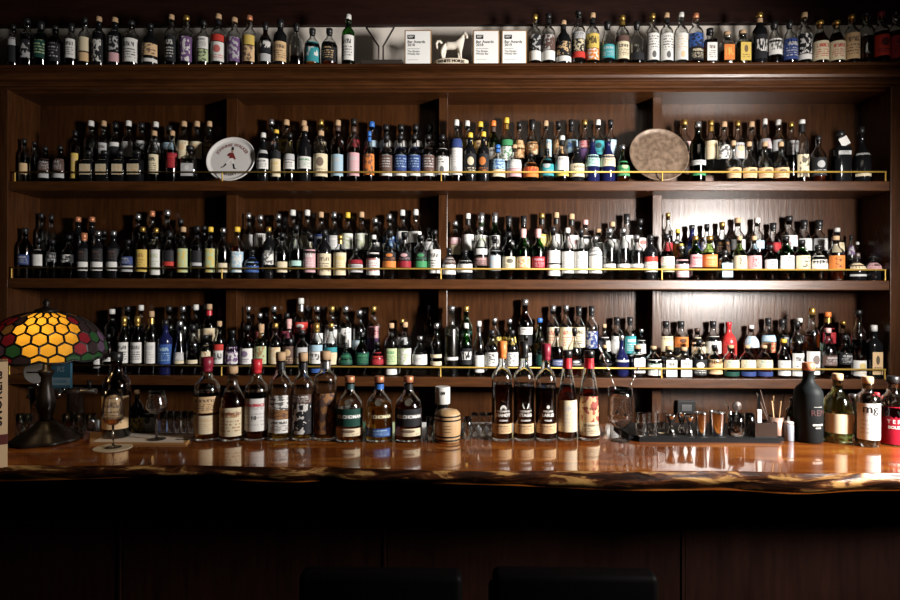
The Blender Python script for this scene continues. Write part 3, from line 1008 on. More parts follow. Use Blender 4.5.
S3F = """
97.5 330 8 s n k W318-364:S1|108.5 334 10 s n k W310-330:K1|124 316 11.5 s n G W235-338:K1|137.5 316 11.5 s n G W235-338:K1|151.5 311 12 s n cG W235-340:S1|165.5 320 13.5 s u k B245-342:L1|180 321 12.5 c c s S285-325:W3+C326-341 d25|193 325 12.5 s c k C322-341 d40|206 335 11.5 s n k C250-342:N3
219.5 321 11.5 s n c R245-275+W276-341:K6|232.5 330 14 r k k V258-342:W3|247.5 325 13.5 s n k W265-342:V2|261 324 13 s A C A255-342:N3|275.5 323 12.5 s n g C260-342:X3|289 319 11.5 s n P D255-342:X2|302 330 13.5 s c k C310-342:S1+S260-305 w40|316.5 323 13.5 s c G L248-278+W280-340:K6+B365-385
331 323 12.5 s c g T260-283+C285-345:X1 w50|346 345 14.5 r E k F285-345:G1|362 332 14.5 r E k F285-345:G1|377.5 342 14 r c k I285-345:R2 d30|391 323 13 s c c A265-345:G1+W366-395 g30|405 322 13 s c c W265-345:A3 g30|420 336 15.5 r c s W295-345:S6 w30|436.5 323 11.5 s c s C295-312+C330-350 g30
451.5 306 13.5 y f s W308-323 y58|466 323 12.5 s G w K265-345:W6|479 321 11 t c wk W300-358:S1+W366-384 w30|492 330 13.5 s c k W285-352:K5 d50|512 330 12.5 s c k W285-352:K5 d50|526 335 11 s c k S288-352:K1 w30|541 338 10.5 s E k F280-350|557 328 13.5 r n k U320-352:S1
574.5 328 13.5 r n k K320-352:S2|605 345 13 r c c K338-350 w30|621.5 335 14.5 b u s S322-332|637.5 345 14.5 q c c W295-355:S1+W375-386 w30|653.5 346 15.5 r n c W320-398:G1 d40|669 346 14.5 q n c W322-405:K1|684 347 14.5 q n c W322-405:K1|699.5 340 15 r n k K320-398:W2
714.5 345 15 r n k X320-392:N1|730.5 345 15.5 r n c C322-362:T1+F380-402|747 345 15.5 r n c C322-362:T1+U380-402|763.5 345 15.5 r n c C322-362:T1+U380-402|783.5 339 12.5 t n y W325-400:S1|797 321 12 s n k W290-402:K1|812 308 13.5 s n g W280-395:D2|828 328 15 r n p D300-350:S1
845 335 13.5 r n k K290-345:S1|858.3 310 13.5 w n k W325-402:Y2|878.2 325 13 q k w X283-395:K2
"""
S3B = """
112 309 13 s n w -|127.5 306 11.5 s n k D215-280|141 305 12 s n w D215-280:S1|169 306 13 s n k -|183 306 12.5 s n s -|196 304.5 12.5 s c w C170-240:S1|209 304 13.5 s c cR C165-230:X1|246.5 306 12.5 s n s D180-230:S1
259.5 313 12.5 s n s R180-215:P3|274 306 12.5 s n s -|287 313 12.5 s n k R180-215:V3|300.5 298 14.5 s n ws R135-190:W2|317 306 13 s c s W190-240:S1|332 306 13 s c g W150-240:S1 g30|345.5 306 13.5 s c s W165-260:K3 w40|359 310 13 s c s L225-272:W1 w40|373.5 306 12.5 s c g P155-215:I3+V216-272
402 319 12.5 r c g S210-250:W1 g40|430 305 13 s n k D200-260:S2|466 306 13 s G g F180-260:W1|494.5 318 14 r n s Y208-250:K3|509.5 319 14 r n s Y208-250:K3|525 299 15.5 s n s W160-196:K1+K198-250|540 318 12.5 t A b Y240-300:N3
553 305.5 12.5 s c s C160-270:R1 a20|566.5 305 12.5 s c s C160-270:R1 a20|579 306 12.5 s c K C160-260:K1 a20|591.5 306 12 s c K U180-265:S3|604 324 12 r c c W210-280:S1 w40|616.5 317 12.5 s c K W205-290:S1 w40|630 317 13.5 s c K T205-290:W1 w40|643 329 12 s c s W225-290:S1 w40
666 321 13 s c K C205-280:X1 g60|681 321 13.5 s c K O208-260:K2+K262-300 g60|697.5 328 15.5 r c d C210-290:D2 w40|713 321 15.5 r c K W205-290:S2 w40|728.5 322 14.5 r r r R215-300:I1|751 325 14.5 r c w L205-260:W3 a40|768.5 318 14.5 r n K L200-232:W1+X235-285:R3|782 319 12.5 s n K K200-260:S1
799.5 318 12 s n w S200-260|814 330 12.5 s G k F190-280:A1|827.5 312 13.5 s n og I165-240:R1|843 321 12.5 r n g K190-260:S1
"""
row(S3F, 295, Z_SH[2], 3.264, 'front row', 'lowest shelf', 'front row bottles on the lowest shelf')
row(S3B, 295, Z_SH[2] + RISE, 3.402, 'back row', 'lowest shelf', 'back row bottles on the lowest shelf')

# white paper tag hanging on the black square bottle of the top shelf
for d in s1f:
    if abs(d['px'] - 840) < 1:
        zt_ = W(841, 143, 3.264).z - Z_SH[0]
        k = 4.3 / ppm(3.264)
        c45, s45 = math.cos(R(28)), math.sin(R(28))
        q = [(-k, -k), (k, -k), (k, k), (-k, k)]
        q = [(x * c45 - z * s45 + .002, x * s45 + z * c45 + zt_) for x, z in q]
        yy = -.034
        vs = [(x, yy, z) for x, z in q] + [(x, yy - .0008, z) for x, z in q]
        tg = mesh('neck_tag', vs, [(0, 1, 2, 3), (7, 6, 5, 4), (0, 4, 5, 1), (1, 5, 6, 2), (2, 6, 7, 3), (3, 7, 4, 0)], label_mat('W', 'S', '0'), d['obj'])
        tg['label'] = 'white paper tag on a string'
        tube('tag_string', [(q[3][0], yy, q[3][1]), (-.004, -.022, zt_ + .03), (0, -.017, zt_ + .040)], .0007, CAPS['w'][0], tg, 5)
# ------------------------------------------------------------------ things on the cornice
ZL = Z_LEDGE
M_FRAME = wood('oak_frame', (.20, .10, .035), (.34, .19, .07), rough=.5, axis='Z')
M_PAPER = principled('award_paper', (.80, .80, .78), .6)
M_INK = principled('black_ink', (.012, .012, .012), .7, spec=.05)
M_GREYINK = principled('grey_ink', (.25, .25, .25), .6)
for px0, px1, year, third, lab, tail in (
        (404.5, 431.5, '2018', ('The Elysian', 'Whisky Bar'), 'framed white bar award from 2018 standing left of the white horse', 1),
        (473, 499.5, '2018', ('The Elysian', 'Whisky Bar'), 'framed white bar award from 2018 between the white horse and another award', 1),
        (501.5, 527, '2019', ('The Elysian', 'Whisky Bar'), 'framed white bar award beside the grey-labelled bottles, third along from the horse', 2)):
    Y = 3.182
    a, b_ = W(px0, 64, Y), W(px1, 30, Y)
    w, h = b_.x - a.x, b_.z - ZL
    t = thing('award_frame', lab, 'framed award', ((a.x + b_.x) / 2, Y, ZL), 0, 'framed bar awards')
    fw = .006
    bm = bmesh.new()
    box_bm(bm, -w / 2, w / 2, 0, .016, 0, h, .001)
    bm_obj('frame', bm, M_FRAME, t)
    box('paper', -w / 2 + fw, w / 2 - fw, -.0012, -.0002, fw, h - fw, M_PAPER, t, 0)
    xl = -w / 2 + fw + .010
    k = h / .195
    box('logo', xl, xl + .042 * k, -.0022, -.0013, h * .74, h * .86, M_INK, t, 0)
    for zz_, ww in ((.815, .032), (.785, .024)):
        box('logo_line', xl + .005 * k, xl + (.005 + ww) * k, -.0026, -.0023, h * zz_, h * (zz_ + .014), M_PAPER, t, 0)
    flat_text('Bar Awards', .021 * k, M_INK, t, xl, -.0016, h * .655, 'LEFT', .0004)
    flat_text(year, .021 * k, M_INK, t, xl, -.0016, h * .565, 'LEFT', .0004)
    box('small_print', xl, xl + (.070 if tail == 1 else .050) * k, -.0018, -.0013, h * .450, h * .465, M_GREYINK, t, 0)
    flat_text(third[0], .015 * k, M_INK, t, xl, -.0016, h * .385, 'LEFT', .0002)
    flat_text(third[1], .015 * k, M_INK, t, xl, -.0016, h * .31, 'LEFT', .0002)
    box('small_print', xl, xl + .060 * k, -.0018, -.0013, h * .135, h * .145, M_GREYINK, t, 0)
    box('easel_back', -.03, .03, .0165, .020, .01, h * .7, M_BLACK, t, .0005)

# white horse figurine
Y = 3.214
sH = 1 / ppm(Y)
hx = W(451.5, 60, Y).x
hs = thing('horse_figurine', 'white china horse figurine on an oval base between the framed awards', 'figurine', (hx, Y, ZL))
M_CHINA = principled('white_china', (.78, .72, .62), .3)
M_CHINAB = principled('cream_china_base', (.72, .62, .48), .4)
vs, fs = lathe_data([(.97, 0), (1, .004), (1, .030), (.96, .034)], 28)
mesh('plinth', [(x * .098, y * .042, z) for x, y, z in vs], fs, M_CHINAB, hs)
vs, fs = text_geo('WHITE HORSE', .0225, 'CENTER', 0, .0006)
mesh('lettering', [(v.x, -.0430 * math.sqrt(max(0, 1 - (v.x / .0985) ** 2)) - .0012, .0165 + v.y) for v in vs], fs, M_INK, hs)


def hp(px, py, dy=0.0):
    return ((px - 451.5) * sH, dy, (64.5 - py) * sH)


pts = [(444.5, 43, 0), (450, 44, 0), (456, 43.5, 0), (460, 42, 0), (461.8, 37.5, 0), (463.6, 33.2, 0), (465.0, 31.2, -.004), (466.4, 34.2, -.010), (467.0, 37.0, -.015)]
V = [hp(*p) for p in pts]
E = [(i, i + 1) for i in range(len(V) - 1)]
RD = [.026, .0235, .026, .0225, .0165, .0125, .0115, .0095, .0065]


def chain(root, ps, rs):
    last = root
    for p, r in zip(ps, rs):
        V.append(hp(*p))
        RD.append(r)
        E.append((last, len(V) - 1))
        last = len(V) - 1


chain(0, [(443.4, 47.5, -.016), (441.6, 51.5, -.018), (442.6, 56.5, -.018), (443.2, 59.2, -.02)], [.017, .0095, .0062, .0075])
chain(0, [(444.4, 47.5, .016), (443.6, 51.5, .018), (444.4, 56.5, .018), (445.2, 59.2, .018)], [.017, .0095, .0062, .0075])
chain(3, [(460.2, 47.5, -.014), (460.4, 52, -.016), (460.8, 56.5, -.016), (461.3, 59.2, -.018)], [.014, .0082, .0058, .0072])
chain(3, [(459.2, 47.5, .014), (458.8, 52, .016), (459.0, 56.5, .016), (459.6, 59.2, .016)], [.014, .0082, .0058, .0072])
chain(6, [(464.3, 29.0, -.004)], [.0045])
me = bpy.data.meshes.new('horse_body')
me.from_pydata(V, E, [])
ho = link('horse_body', me, M_CHINA, hs)
md = ho.modifiers.new('skin', 'SKIN')
for i, sv in enumerate(me.skin_vertices[0].data):
    sv.radius = (RD[i], RD[i])
    sv.use_root = (i == 1)
ss = ho.modifiers.new('sub', 'SUBSURF')
ss.levels = ss.render_levels = 2
md.use_smooth_shade = True
tube('tail', [hp(442.2, 41.5), hp(440.0, 38.8), hp(437.6, 38.8), hp(436.2, 41.5), hp(437.0, 45.5), hp(438.6, 49.5)], [.006, .0075, .008, .0075, .0065, .003], M_CHINA, hs)
tube('mane', [hp(464.2, 30.6, .002), hp(461.8, 33.5, .002), hp(459.6, 37.5, .002), hp(458.2, 40.8, .002)], [.004, .007, .007, .005], M_CHINA, hs)

# martini glass outline sign
t = thing('martini_sign', 'dark metal martini glass outline on a plinth beside the green white-labelled bottle', 'sign', (W(382, 64, 3.215).x, 3.215, ZL))
M_IRON = principled('dark_iron', (.06, .045, .04), .4, .5)
k = 1 / ppm(3.215)
box('plinth', -20.5 * k, 20.5 * k, -.03, .03, 0, 5.6 * k, principled('dark_plinth', (.03, .022, .018), .5), t, .002)


def mp_(px, py):
    return ((px - 382) * k, 0, (64.6 - py) * k)


tube('outline', [mp_(366, 24.6), mp_(378.6, 43.5), mp_(378.6, 57), mp_(372, 59)], .0052, M_IRON, t)
tube('outline', [mp_(394, 24.6), mp_(383.2, 43.5), mp_(383.2, 57), mp_(390, 59)], .0052, M_IRON, t)
tube('rim', [mp_(365.6, 24.4), mp_(394.4, 24.4)], .0030, M_IRON, t)

# ------------------------------------------------------------------ two trays leaning on the dividers of the top shelf


def tray(px, cy, wpx, label, face, rimm, name='serving_tray'):
    Yb = 3.226
    rad = wpx / 2 / ppm(3.27)
    lean = R(17.3)
    x = W(px, cy, 3.27).x
    t = thing(name, label, 'tray', (x, Yb, Z_SH[0] + .003))
    # disc axis is along local z of a child; build directly in leaned coordinates
    def put(r, h, a):       # h out of the face towards the room
        u, w = r * math.cos(a), r * math.sin(a) + rad
        return Vector((u, w * math.sin(lean) - h * math.cos(lean) , w * math.cos(lean) + h * math.sin(lean)))
    def ring(name, prof, mat, smooth=True):
        vs, fs = [], []
        sg = 56
        for r, h in prof:
            for i in range(sg):
                vs.append(put(r, h, 2 * PI * i / sg))
        for i in range(len(prof) - 1):
            for q in range(sg):
                q2 = (q + 1) % sg
                fs.append((i * sg + q, i * sg + q2, (i + 1) * sg + q2, (i + 1) * sg + q))
        fs.append(tuple(reversed(range(sg))) if prof[0][0] > 0 else ())
        fs = [f for f in fs if f]
        fs.append(tuple(range((len(prof) - 1) * sg, len(prof) * sg)))
        o = mesh(name, vs, fs, mat, t)
        for p in o.data.polygons:
            p.use_smooth = len(p.vertices) == 4
        return o
    fr = rad * .82
    ring('rim', [(rad * .80, -.004), (rad * .97, -.002), (rad, .010), (rad * .985, .012), (rad * .955, .010), (rad * .90, .004), (fr, .0005)], rimm)
    ring('tray_face', [(fr * 1.0, -.0005), (fr * .999, .0010)], face)
    return t, put, rad


tj, put, rad = tray(231.5, 159, 49.5, 'round white metal tray printed with a striding man, leaning on the top shelf', principled('white_tray', (.62, .60, .58), .35), principled('white_tray_rim', (.66, .64, .62), .3))
M_REDINK = principled('red_ink', (.17, .02, .018), .5)
vs, fs = text_geo('JOHNNIE WALKER', .026, 'CENTER', 0, .0005)
rt = rad * .66
mesh('lettering', [put(rt + v.y, .0018, PI / 2 - v.x / rt) for v in vs], fs, M_REDINK, tj)
vs, fs = text_geo('WHISKY', .022, 'CENTER', 0, .0004)
rt2 = rad * .70
mesh('lettering', [put(rt2 - v.y, .0018, -PI / 2 + v.x / rt2) for v in vs], fs, M_INK, tj)


def fig(name, poly, mat, h=.002):
    P = []
    for (u, w) in poly:
        P.append(put(math.hypot(u, w), h, math.atan2(w, u)))
    mesh(name, P, [tuple(range(len(P)))], mat, tj)


q = rad / 24.5
for nm, poly, mt_ in (
        ('figure_hat', [(-1.2, 10.5), (1.4, 10.5), (1.1, 14), (-.9, 14)], M_INK),
        ('figure_face', [(-1.0, 7.6), (1.0, 7.6), (1.2, 10.4), (-1.0, 10.4)], principled('skin_ink', (.35, .2, .13), .6)),
        ('figure_coat', [(-4.6, 5.2), (-2.6, 7.4), (1.4, 7.4), (2.6, 4.6), (4.6, .6), (3.6, -.4), (1.6, 1.4), (-2.2, 1.0), (-2.0, 3.6), (-4.0, 3.4)], M_REDINK),
        ('figure_breeches', [(-2.2, .9), (1.6, 1.2), (3.4, -5), (1.8, -5), (-.4, -1.2), (-3.6, -5.2), (-5.2, -4.6)], principled('pale_ink', (.72, .70, .66), .6)),
        ('figure_boot', [(1.9, -5.1), (3.5, -5.1), (4.8, -9.8), (6.2, -10.2), (6.2, -10.9), (3.4, -10.7)], M_INK),
        ('figure_boot', [(-5.3, -4.7), (-3.7, -5.3), (-6.2, -8.6), (-8.8, -9.6), (-9.6, -8.6), (-7.2, -8.0)], M_INK)):
    fig(nm, [(u * q, w * q) for u, w in poly], mt_)

mtr, nt, out = newmat('worn_brown_tray')
tc = N(nt, 'ShaderNodeTexCoord')
nz = N(nt, 'ShaderNodeTexNoise')
nz.inputs['Scale'].default_value = 40
nz.inputs['Detail'].default_value = 6
nt.links.new(tc.outputs['Object'], nz.inputs['Vector'])
cr = N(nt, 'ShaderNodeValToRGB')
cr.color_ramp.elements[0].position, cr.color_ramp.elements[0].color = .35, (.10, .065, .042, 1)
cr.color_ramp.elements[1].position, cr.color_ramp.elements[1].color = .7, (.21, .145, .10, 1)
nt.links.new(nz.outputs['Fac'], cr.inputs[0])
b = N(nt, 'ShaderNodeBsdfPrincipled')
nt.links.new(cr.outputs[0], b.inputs['Base Color'])
b.inputs['Roughness'].default_value = .45
b.inputs['Metallic'].default_value = .2
nt.links.new(b.outputs[0], out.inputs[0])
tray(659, 154.5, 59, 'plain worn brown metal tray leaning on the right divider of the top shelf', mtr, mtr)

# ------------------------------------------------------------------ bottles and barrel along the bar
BAR = []


def bar_bottle(px, basey, top, w, shape, glass, cap, labs, liq, label, name='whisky_bottle', rot=0.0, seg=28, group='open bottles lined up along the bar', zoff=0.0):
    P = WZ(px, basey, BARZ)
    Y = P.y
    H = W(px, top, Y).z - BARZ - zoff
    d = (CAMROT.inverted() @ (P - CAM))
    rad = w / 2 * (-d.z) / F

    def share(v):
        return (W(px, v, Y).z - BARZ - zoff) / H
    t = make_bottle((P.x, Y, BARZ + zoff + .0002), H, rad, shape, glass, cap, parse_labels(labs, share), (liq[0], float(liq[1:]) / 100), rot, seg, name, real=True)
    # turn each towards the room's middle so its label faces the drinkers
    tag(t, label, 'bottle', group)
    return t, H, rad, (lambda v: share(v) * H)


M_SEAL = principled('glass_seal', (.10, .09, .07), .15, spec=.8)
GB = 'open bottles lined up along the bar'
fc = lambda px: math.atan2(WZ(px, 440, BARZ).x, WZ(px, 440, BARZ).y) * -1.0     # facing the camera side
t, H, r, zz = bar_bottle(207, 439, 357, 25, 's', 'c', 'I', 'X395-411:D1+C413.5-431.5:X1', 'a58', 'whisky bottle with dark red capsule and two cream labels, first along the bar', rot=R(8))
t, H, r, zz = bar_bottle(232.3, 439.5, 366, 24, 't', 'c', 'c', 'C406-434:N1', 'd66', 'whisky bottle with bare cork and cream script label on the bar', rot=R(6))
wrap_text('Glenfarclas', .019, principled('brown_ink', (.22, .06, .03), .6), t, zz(411.5), r + .0013, 0.0, .0003, .25)
t, H, r, zz = bar_bottle(256.5, 439, 359, 22.6, 's', 'c', 'R', 'W397-429:S1', 'd60', 'whisky bottle with bright red capsule and white red-lettered label on the bar', rot=R(5))
wrap_text('BENROMACH', .0145, principled('bright_red_ink', (.55, .03, .05), .6), t, zz(403.5), r + .0013, 0, .0006)
wrap_text('10', .020, M_INK, t, zz(416), r + .0013, 0, .0003)
t, H, r, zz = bar_bottle(280.5, 439, 352, 22, 's', 'c', 'ck', 'W394-408:K3+N408-417:D3+W417.5-431:K1', 'g30', 'whisky bottle with black neck seal and white label with a brown landscape', rot=R(4))
t, H, r, zz = bar_bottle(302.8, 439, 352.5, 21.2, 's', 'c', 'ck', 'D393-402:W1+K402-432:W3', 'g14', 'nearly empty whisky bottle with black and white picture label on the bar', rot=R(4))
t, H, r, zz = bar_bottle(325.3, 438.5, 351, 22.4, 'h', 'c', 'cs', 'D392-432:N3', 'a30', 'whisky bottle with silver neck seal and dark brown label on the bar', rot=R(3))
for px, cap, lb, lq, tx, lab in ((349.5, 'nz', 'F407-424+C426-433.5:D2', 'a50', (.8, .8, .78), 'round-shouldered whisky bottle with dark green neck seal and cream band'),
                                 (379, 'nb', 'B426-434:L1', 'g62', (.75, .68, .42), 'round-shouldered whisky bottle with golden whisky and blue neck seal'),
                                 (408.3, 'nk', 'K407-424+C426-433.5:D2', 'd62', (.8, .8, .78), 'round-shouldered whisky bottle with black neck seal and cream band')):
    t, H, r, zz = bar_bottle(px, 440, 376, 27, 'r', 'c', cap, lb, lq, lab + ' on the bar', 'round_bottle', R(3))
    wrap_text('KILCHOMAN', .0165, principled('letter_%d' % px, tx, .5), t, zz(414.5), r + .0013, .12, .0006)
    # embossed shoulder seal
    sv, sf = lathe_data([(.012, 0), (.012, .002), (.010, .0026), (.0095, .0012), (.001, .0012)], 24)
    mesh('shoulder_seal', [(x, -r * .90 - z + .0, H * .615 + y) for x, y, z in sv], sf, M_SEAL, t)
# bourbon trio with printed bottles
M_DECAL = principled('white_print', (.62, .60, .56), .5)
for px, cap, names, lab in ((501.8, 'O', ('THOMAS H', 'HANDY', 'SAZERAC'), 'bourbon bottle with orange capsule and white print on the bar'),
                            (523.7, 'K', ('GEORGE T', 'STAGG', 'BOURBON'), 'bourbon bottle with black capsule and antler print on the bar'),
                            (545.7, 'I', ('WILLIAM', 'LARUE', 'WELLER'), 'bourbon bottle with dark red capsule and white print on the bar')):
    t, H, r, zz = bar_bottle(px, 439.5, 341 if cap != 'I' else 343.5, 20.6, 's', 'c', cap, 'X422-431.5:D1', 'd55' if cap != 'O' else 'a57', lab, 'bourbon_bottle', R(2))
    wrap_text(names[0], .0095, M_DECAL, t, zz(409.6), r + .0012, .05, .0004)
    wrap_text(names[1], .015, M_DECAL, t, zz(413.4), r + .0012, .05, .0008)
    wrap_text(names[2], .0075, M_DECAL, t, zz(418.6), r + .0012, .05, .0004)
    rr = r + .0012

    def bent(poly, nm):
        P = [(math.sin((u + .0) / rr + .05) * rr, -math.cos(u / rr + .05) * rr, zz(408.0) + w) for u, w in poly]
        mesh(nm, P, [tuple(range(len(P)))], M_DECAL, t)
    if cap == 'K':
        for s in (-1, 1):
            bent([(s * .003, .002), (s * .009, .006), (s * .013, .016), (s * .012, .026), (s * .0105, .018), (s * .009, .024), (s * .0075, .013), (s * .005, .010)][::s], 'antler_print')
    elif cap == 'O':
        bent([(-.012, 0), (.012, 0), (.011, .008), (.006, .015), (0, .017), (-.006, .015), (-.011, .008)], 'crest_print')
    else:
        bent([(.006 * math.cos(a * PI / 5), .010 + .007 * math.sin(a * PI / 5)) for a in range(10)], 'crest_print')
t, H, r, zz = bar_bottle(567, 439, 350.5, 20, 'p', 'c', 'kR', 'C399-430:S1', 'd62', 'sloping bourbon bottle with red neck foil and plain cream lined label', 'bourbon_bottle', R(2))
t, H, r, zz = bar_bottle(588.7, 438.8, 350.5, 21.5, 'p', 'c', 'kR', 'X395-420:I3+C420-433.5:D1', 'd58', 'sloping bourbon bottle with red neck foil and tan picture label', 'bourbon_bottle', R(2))
# right-hand group
t, H, r, zz = bar_bottle(808, 441, 362.5, 26, 's', 'm', 'n', '-', 'a1', 'matte black bottle with copper stopper at the far right of the bar', 'gin_bottle', R(-14))
M_PINK = principled('dim_red_print', (.06, .016, .016), .6)
wrap_text('REM', .030, M_PINK, t, zz(411), r + .0012, .45, .0)
wrap_text('LE BARON', .0085, M_DECAL, t, zz(422.5), r + .0012, .42, .0006)
wrap_text('& SONS', .006, M_DECAL, t, zz(425.5), r + .0012, .42, .0003)
wrap_text('________', .008, M_DECAL, t, zz(404), r + .0012, .42, .0003, name='printed_rule')
t, H, r, zz = bar_bottle(837.3, 441.2, 373.5, 26.5, 'r', 'A', 'c', 'C412-431:S0', 'w42', 'round pale green glass bottle with blank cream label and flat cork', 'gin_bottle', R(-10))
t, H, r, zz = bar_bottle(867.3, 445.5, 376.5, 21.3, 'h', 'c', 'c', 'W402-438:S1', 'w12', 'clear gin bottle with white label lettered mg and cork stopper', 'gin_bottle', R(-12))
wrap_text('mg.', .042, M_INK, t, zz(407.5), r + .0013, -.02, .0003)
t, H, r, zz = bar_bottle(892.5, 443, 376, 30, 'r', 'c', 'k', 'Q405-442', 'w50', 'clear bottle with large crimson label and dark-topped stopper at the bar end', 'gin_bottle', R(-12))
wrap_text('T E R R A', .018, M_PAPER, t, zz(419.5), r + .0013, -.05, .0004)
wrap_text('BOURBON', .014, M_PAPER, t, zz(425), r + .0013, -.05, .0006)
wrap_text('V', .030, M_INK, t, zz(412), r + .0013, -.02, .001, name='emblem')

# little barrel on the bar, and the white-capped bottle behind it
P = WZ(447.5, 441, BARZ)
bs = 1 / ppm(P.y)
bt = thing('mini_barrel', 'miniature pale wooden barrel with black hoops on the bar', 'barrel', P, R(0))
M_BARREL = wood('barrel_wood', (.34, .20, .085), (.52, .34, .17), rough=.5, axis='Z')
hb = 32 * bs
rb = 13.3 * bs
bp_ = lambda f: rb * (.90 + .10 * math.sin(PI * min(max(f, 0), 1)) ** .8)
lathe('barrel_body', [(bp_(f / 12 * .86) - (.0 if f else .002), hb * f / 12 * .86) for f in range(13)] + [(rb * .88, hb * .90), (rb * .72, hb * .965), (rb * .45, hb * .995), (rb * .2, hb)], M_BARREL, bt, seg=32)
for f in (.09, .20, .70, .82):
    z = hb * f
    lathe('hoop', [(bp_(f) + .0004, z - .0028), (bp_(f) + .0016, z - .002), (bp_(f) + .0016, z + .002), (bp_(f) + .0004, z + .0028)], M_BLACK, bt, seg=32, cb=False, ct=False)
for j, (tx, zt_) in enumerate((('- - - - -', .55), ('- - - - - -', .46), ('- - - - -', .37))):
    wrap_text(tx, .0085, principled('branded_print', (.10, .05, .02), .7), bt, hb * zt_, rb * 1.008, 0, .0008, name='branded_line')
t, H, r, zz = bar_bottle(442.5, 436.5, 386.5, 15.0, 'y', 'k', 'w', '-', 'a1', 'black bottle with tall white cap behind the miniature barrel', 'cylinder_bottle', 0)
for c in list(t.children):
    if c.name.startswith(('stopper', 'glass_body')):
        bpy.data.objects.remove(c)
lathe('glass_body', [(r * .9, 0), (r, .003), (r, H * .52), (r * .72, H * .58), (r * .72, H * .66)], GLASS['k'][0], t, 24)
lathe('stopper', [(r * .98, H * .66), (r, H * .665), (r, H * .995), (r * .96, H)], CAPS['w'][0], t, 28)
wrap_text('W', .016, M_INK, t, H * .88, r + .0012, 0.12, .0008)
# ------------------------------------------------------------------ glassware and tools
M_CLEAR = real_glass('drinking_glass', (.98, .985, .985))
M_THIN = real_glass('thin_stem_glass', (.985, .99, .99))
M_GOLDW = LIQ['g'][0]


def at(px, py, z=0.0):
    return WZ(px, py, BARZ + z) if z == 0 else WZ(px, py, BARZ + z)


def vessel(parent, prof, wall, base, mat, seg=24, name='bowl', sq=0.0):
    """open cup: prof outer (r, z); wall and base thickness"""
    inner = [(max(r - wall, .001), max(z, base)) for r, z in reversed(prof) if z > base * .4]
    inner += [(.001, base)]
    vs, fs = lathe_data(list(prof) + inner, seg, sq, True, False)
    o = mesh(name, vs, fs, mat, parent)
    for p in o.data.polygons:
        p.use_smooth = len(p.vertices) == 4
    return o


def tumbler(px, basey, top, w, label, name='tumbler', zoff=0.0, taper=.86, group=None, mat=None, seg=20, cat='glass', dx=0.0, facets=False):
    P = WZ(px, basey, BARZ + zoff)
    s = P.y / F
    h = W(px, top, P.y).z - BARZ - zoff
    r = w / 2 * s
    t = thing(name, label, cat, (P.x, P.y, BARZ + zoff + .0002), 0, group)
    vessel(t, [(r * taper * .96, 0), (r * taper, .002), (r * (taper + 1) / 2, h * .5), (r, h)], .0016, .010 if h > .05 else .006, mat or M_CLEAR, 10 if facets else seg, 'cup')
    if facets:
        for p in t.children[0].data.polygons:
            p.use_smooth = False
    return t, h, r


def stem_glass(px, basey, rimy, wbowl, wrim, wfoot, bowl_low, label, liquid=None, zoff=0.0, group=None, name='tasting_glass'):
    P = WZ(px, basey, BARZ + zoff)
    s = P.y / F
    h = W(px, rimy, P.y).z - BARZ - zoff
    zbw = W(px, bowl_low, P.y).z - BARZ - zoff
    rb_, rr_, rf_ = wbowl / 2 * s, wrim / 2 * s, wfoot / 2 * s
    t = thing(name, label, 'glass', (P.x, P.y, BARZ + zoff + .0002), 0, group)
    lathe('foot', [(rf_, 0), (rf_, .0012), (rf_ * .6, .003), (.006, .006), (.004, .010)], M_THIN, t, 28)
    lathe('stem', [(.0039, .0095), (.0034, zbw * .5), (.0040, zbw - .0015)], M_THIN, t, 12)
    hb_ = h - zbw
    pf = [(.003, zbw - .001), (rb_ * .45, zbw + hb_ * .04), (rb_ * .80, zbw + hb_ * .14), (rb_ * .98, zbw + hb_ * .28), (rb_, zbw + hb_ * .36), (rb_ * .95, zbw + hb_ * .52),
          (rr_ + (rb_ - rr_) * .35, zbw + hb_ * .76), (rr_, h)]
    inn = [(max(r - .0012, .0008), z + .0015 if i < 3 else z) for i, (r, z) in enumerate(pf)]
    vs, fs = lathe_data(pf + list(reversed(inn)), 28, 0, True, True)
    o = mesh('bowl', vs, fs, M_THIN, t)
    for p in o.data.polygons:
        p.use_smooth = len(p.vertices) == 4
    if liquid:
        lv = W(px, liquid, P.y).z - BARZ - zoff
        q = [(max(r - .0008, .001), z + .0006) for r, z in pf if z < lv]
        q.append((prof_r(pf, lv) - .0008, lv))
        lathe('whisky', q, RLIQ['a'], t, 28)
    return t


# serving board with papers at the left
B0, B1, B2, B3 = (WZ(p, y, BARZ) for p, y in ((90, 444.2), (186, 445.0), (196, 434.6), (90, 433.6)))


def slab_quad(q, z0, z1, name, mat, parent):
    vs = [(p.x, p.y, z0) for p in q] + [(p.x, p.y, z1) for p in q]
    return mesh(name, vs, [(3, 2, 1, 0), (4, 5, 6, 7), (0, 1, 5, 4), (1, 2, 6, 5), (2, 3, 7, 6), (3, 0, 4, 7)], mat, parent)


t = thing('serving_board', 'thin wooden board lying under papers on the bar', 'board', (0, 0, BARZ))
slab_quad([B0, B1, B2, B3], .0002, .007, 'board', wood('board_wood', (.30, .15, .05), (.44, .24, .09), axis='X'), t)
M_MENU = principled('menu_paper', (.62, .52, .42), .6)


def lerp4(u, v):
    a = B0.lerp(B1, u)
    b_ = B3.lerp(B2, u)
    return a.lerp(b_, v)


t = thing('menu_sheet', 'cream paper menu lying on the wooden board under the filled glass', 'paper', (0, 0, BARZ))
slab_quad([lerp4(.03, .03), lerp4(.97, .03), lerp4(.90, .80), lerp4(.20, .92)], .0072, .0085, 'sheet', M_MENU, t)
box('print_block', 0, .05, 0, .012, .0086, .0088, M_INK, t, 0, loc=tuple(lerp4(.86, .25)[:2]) + (0,))

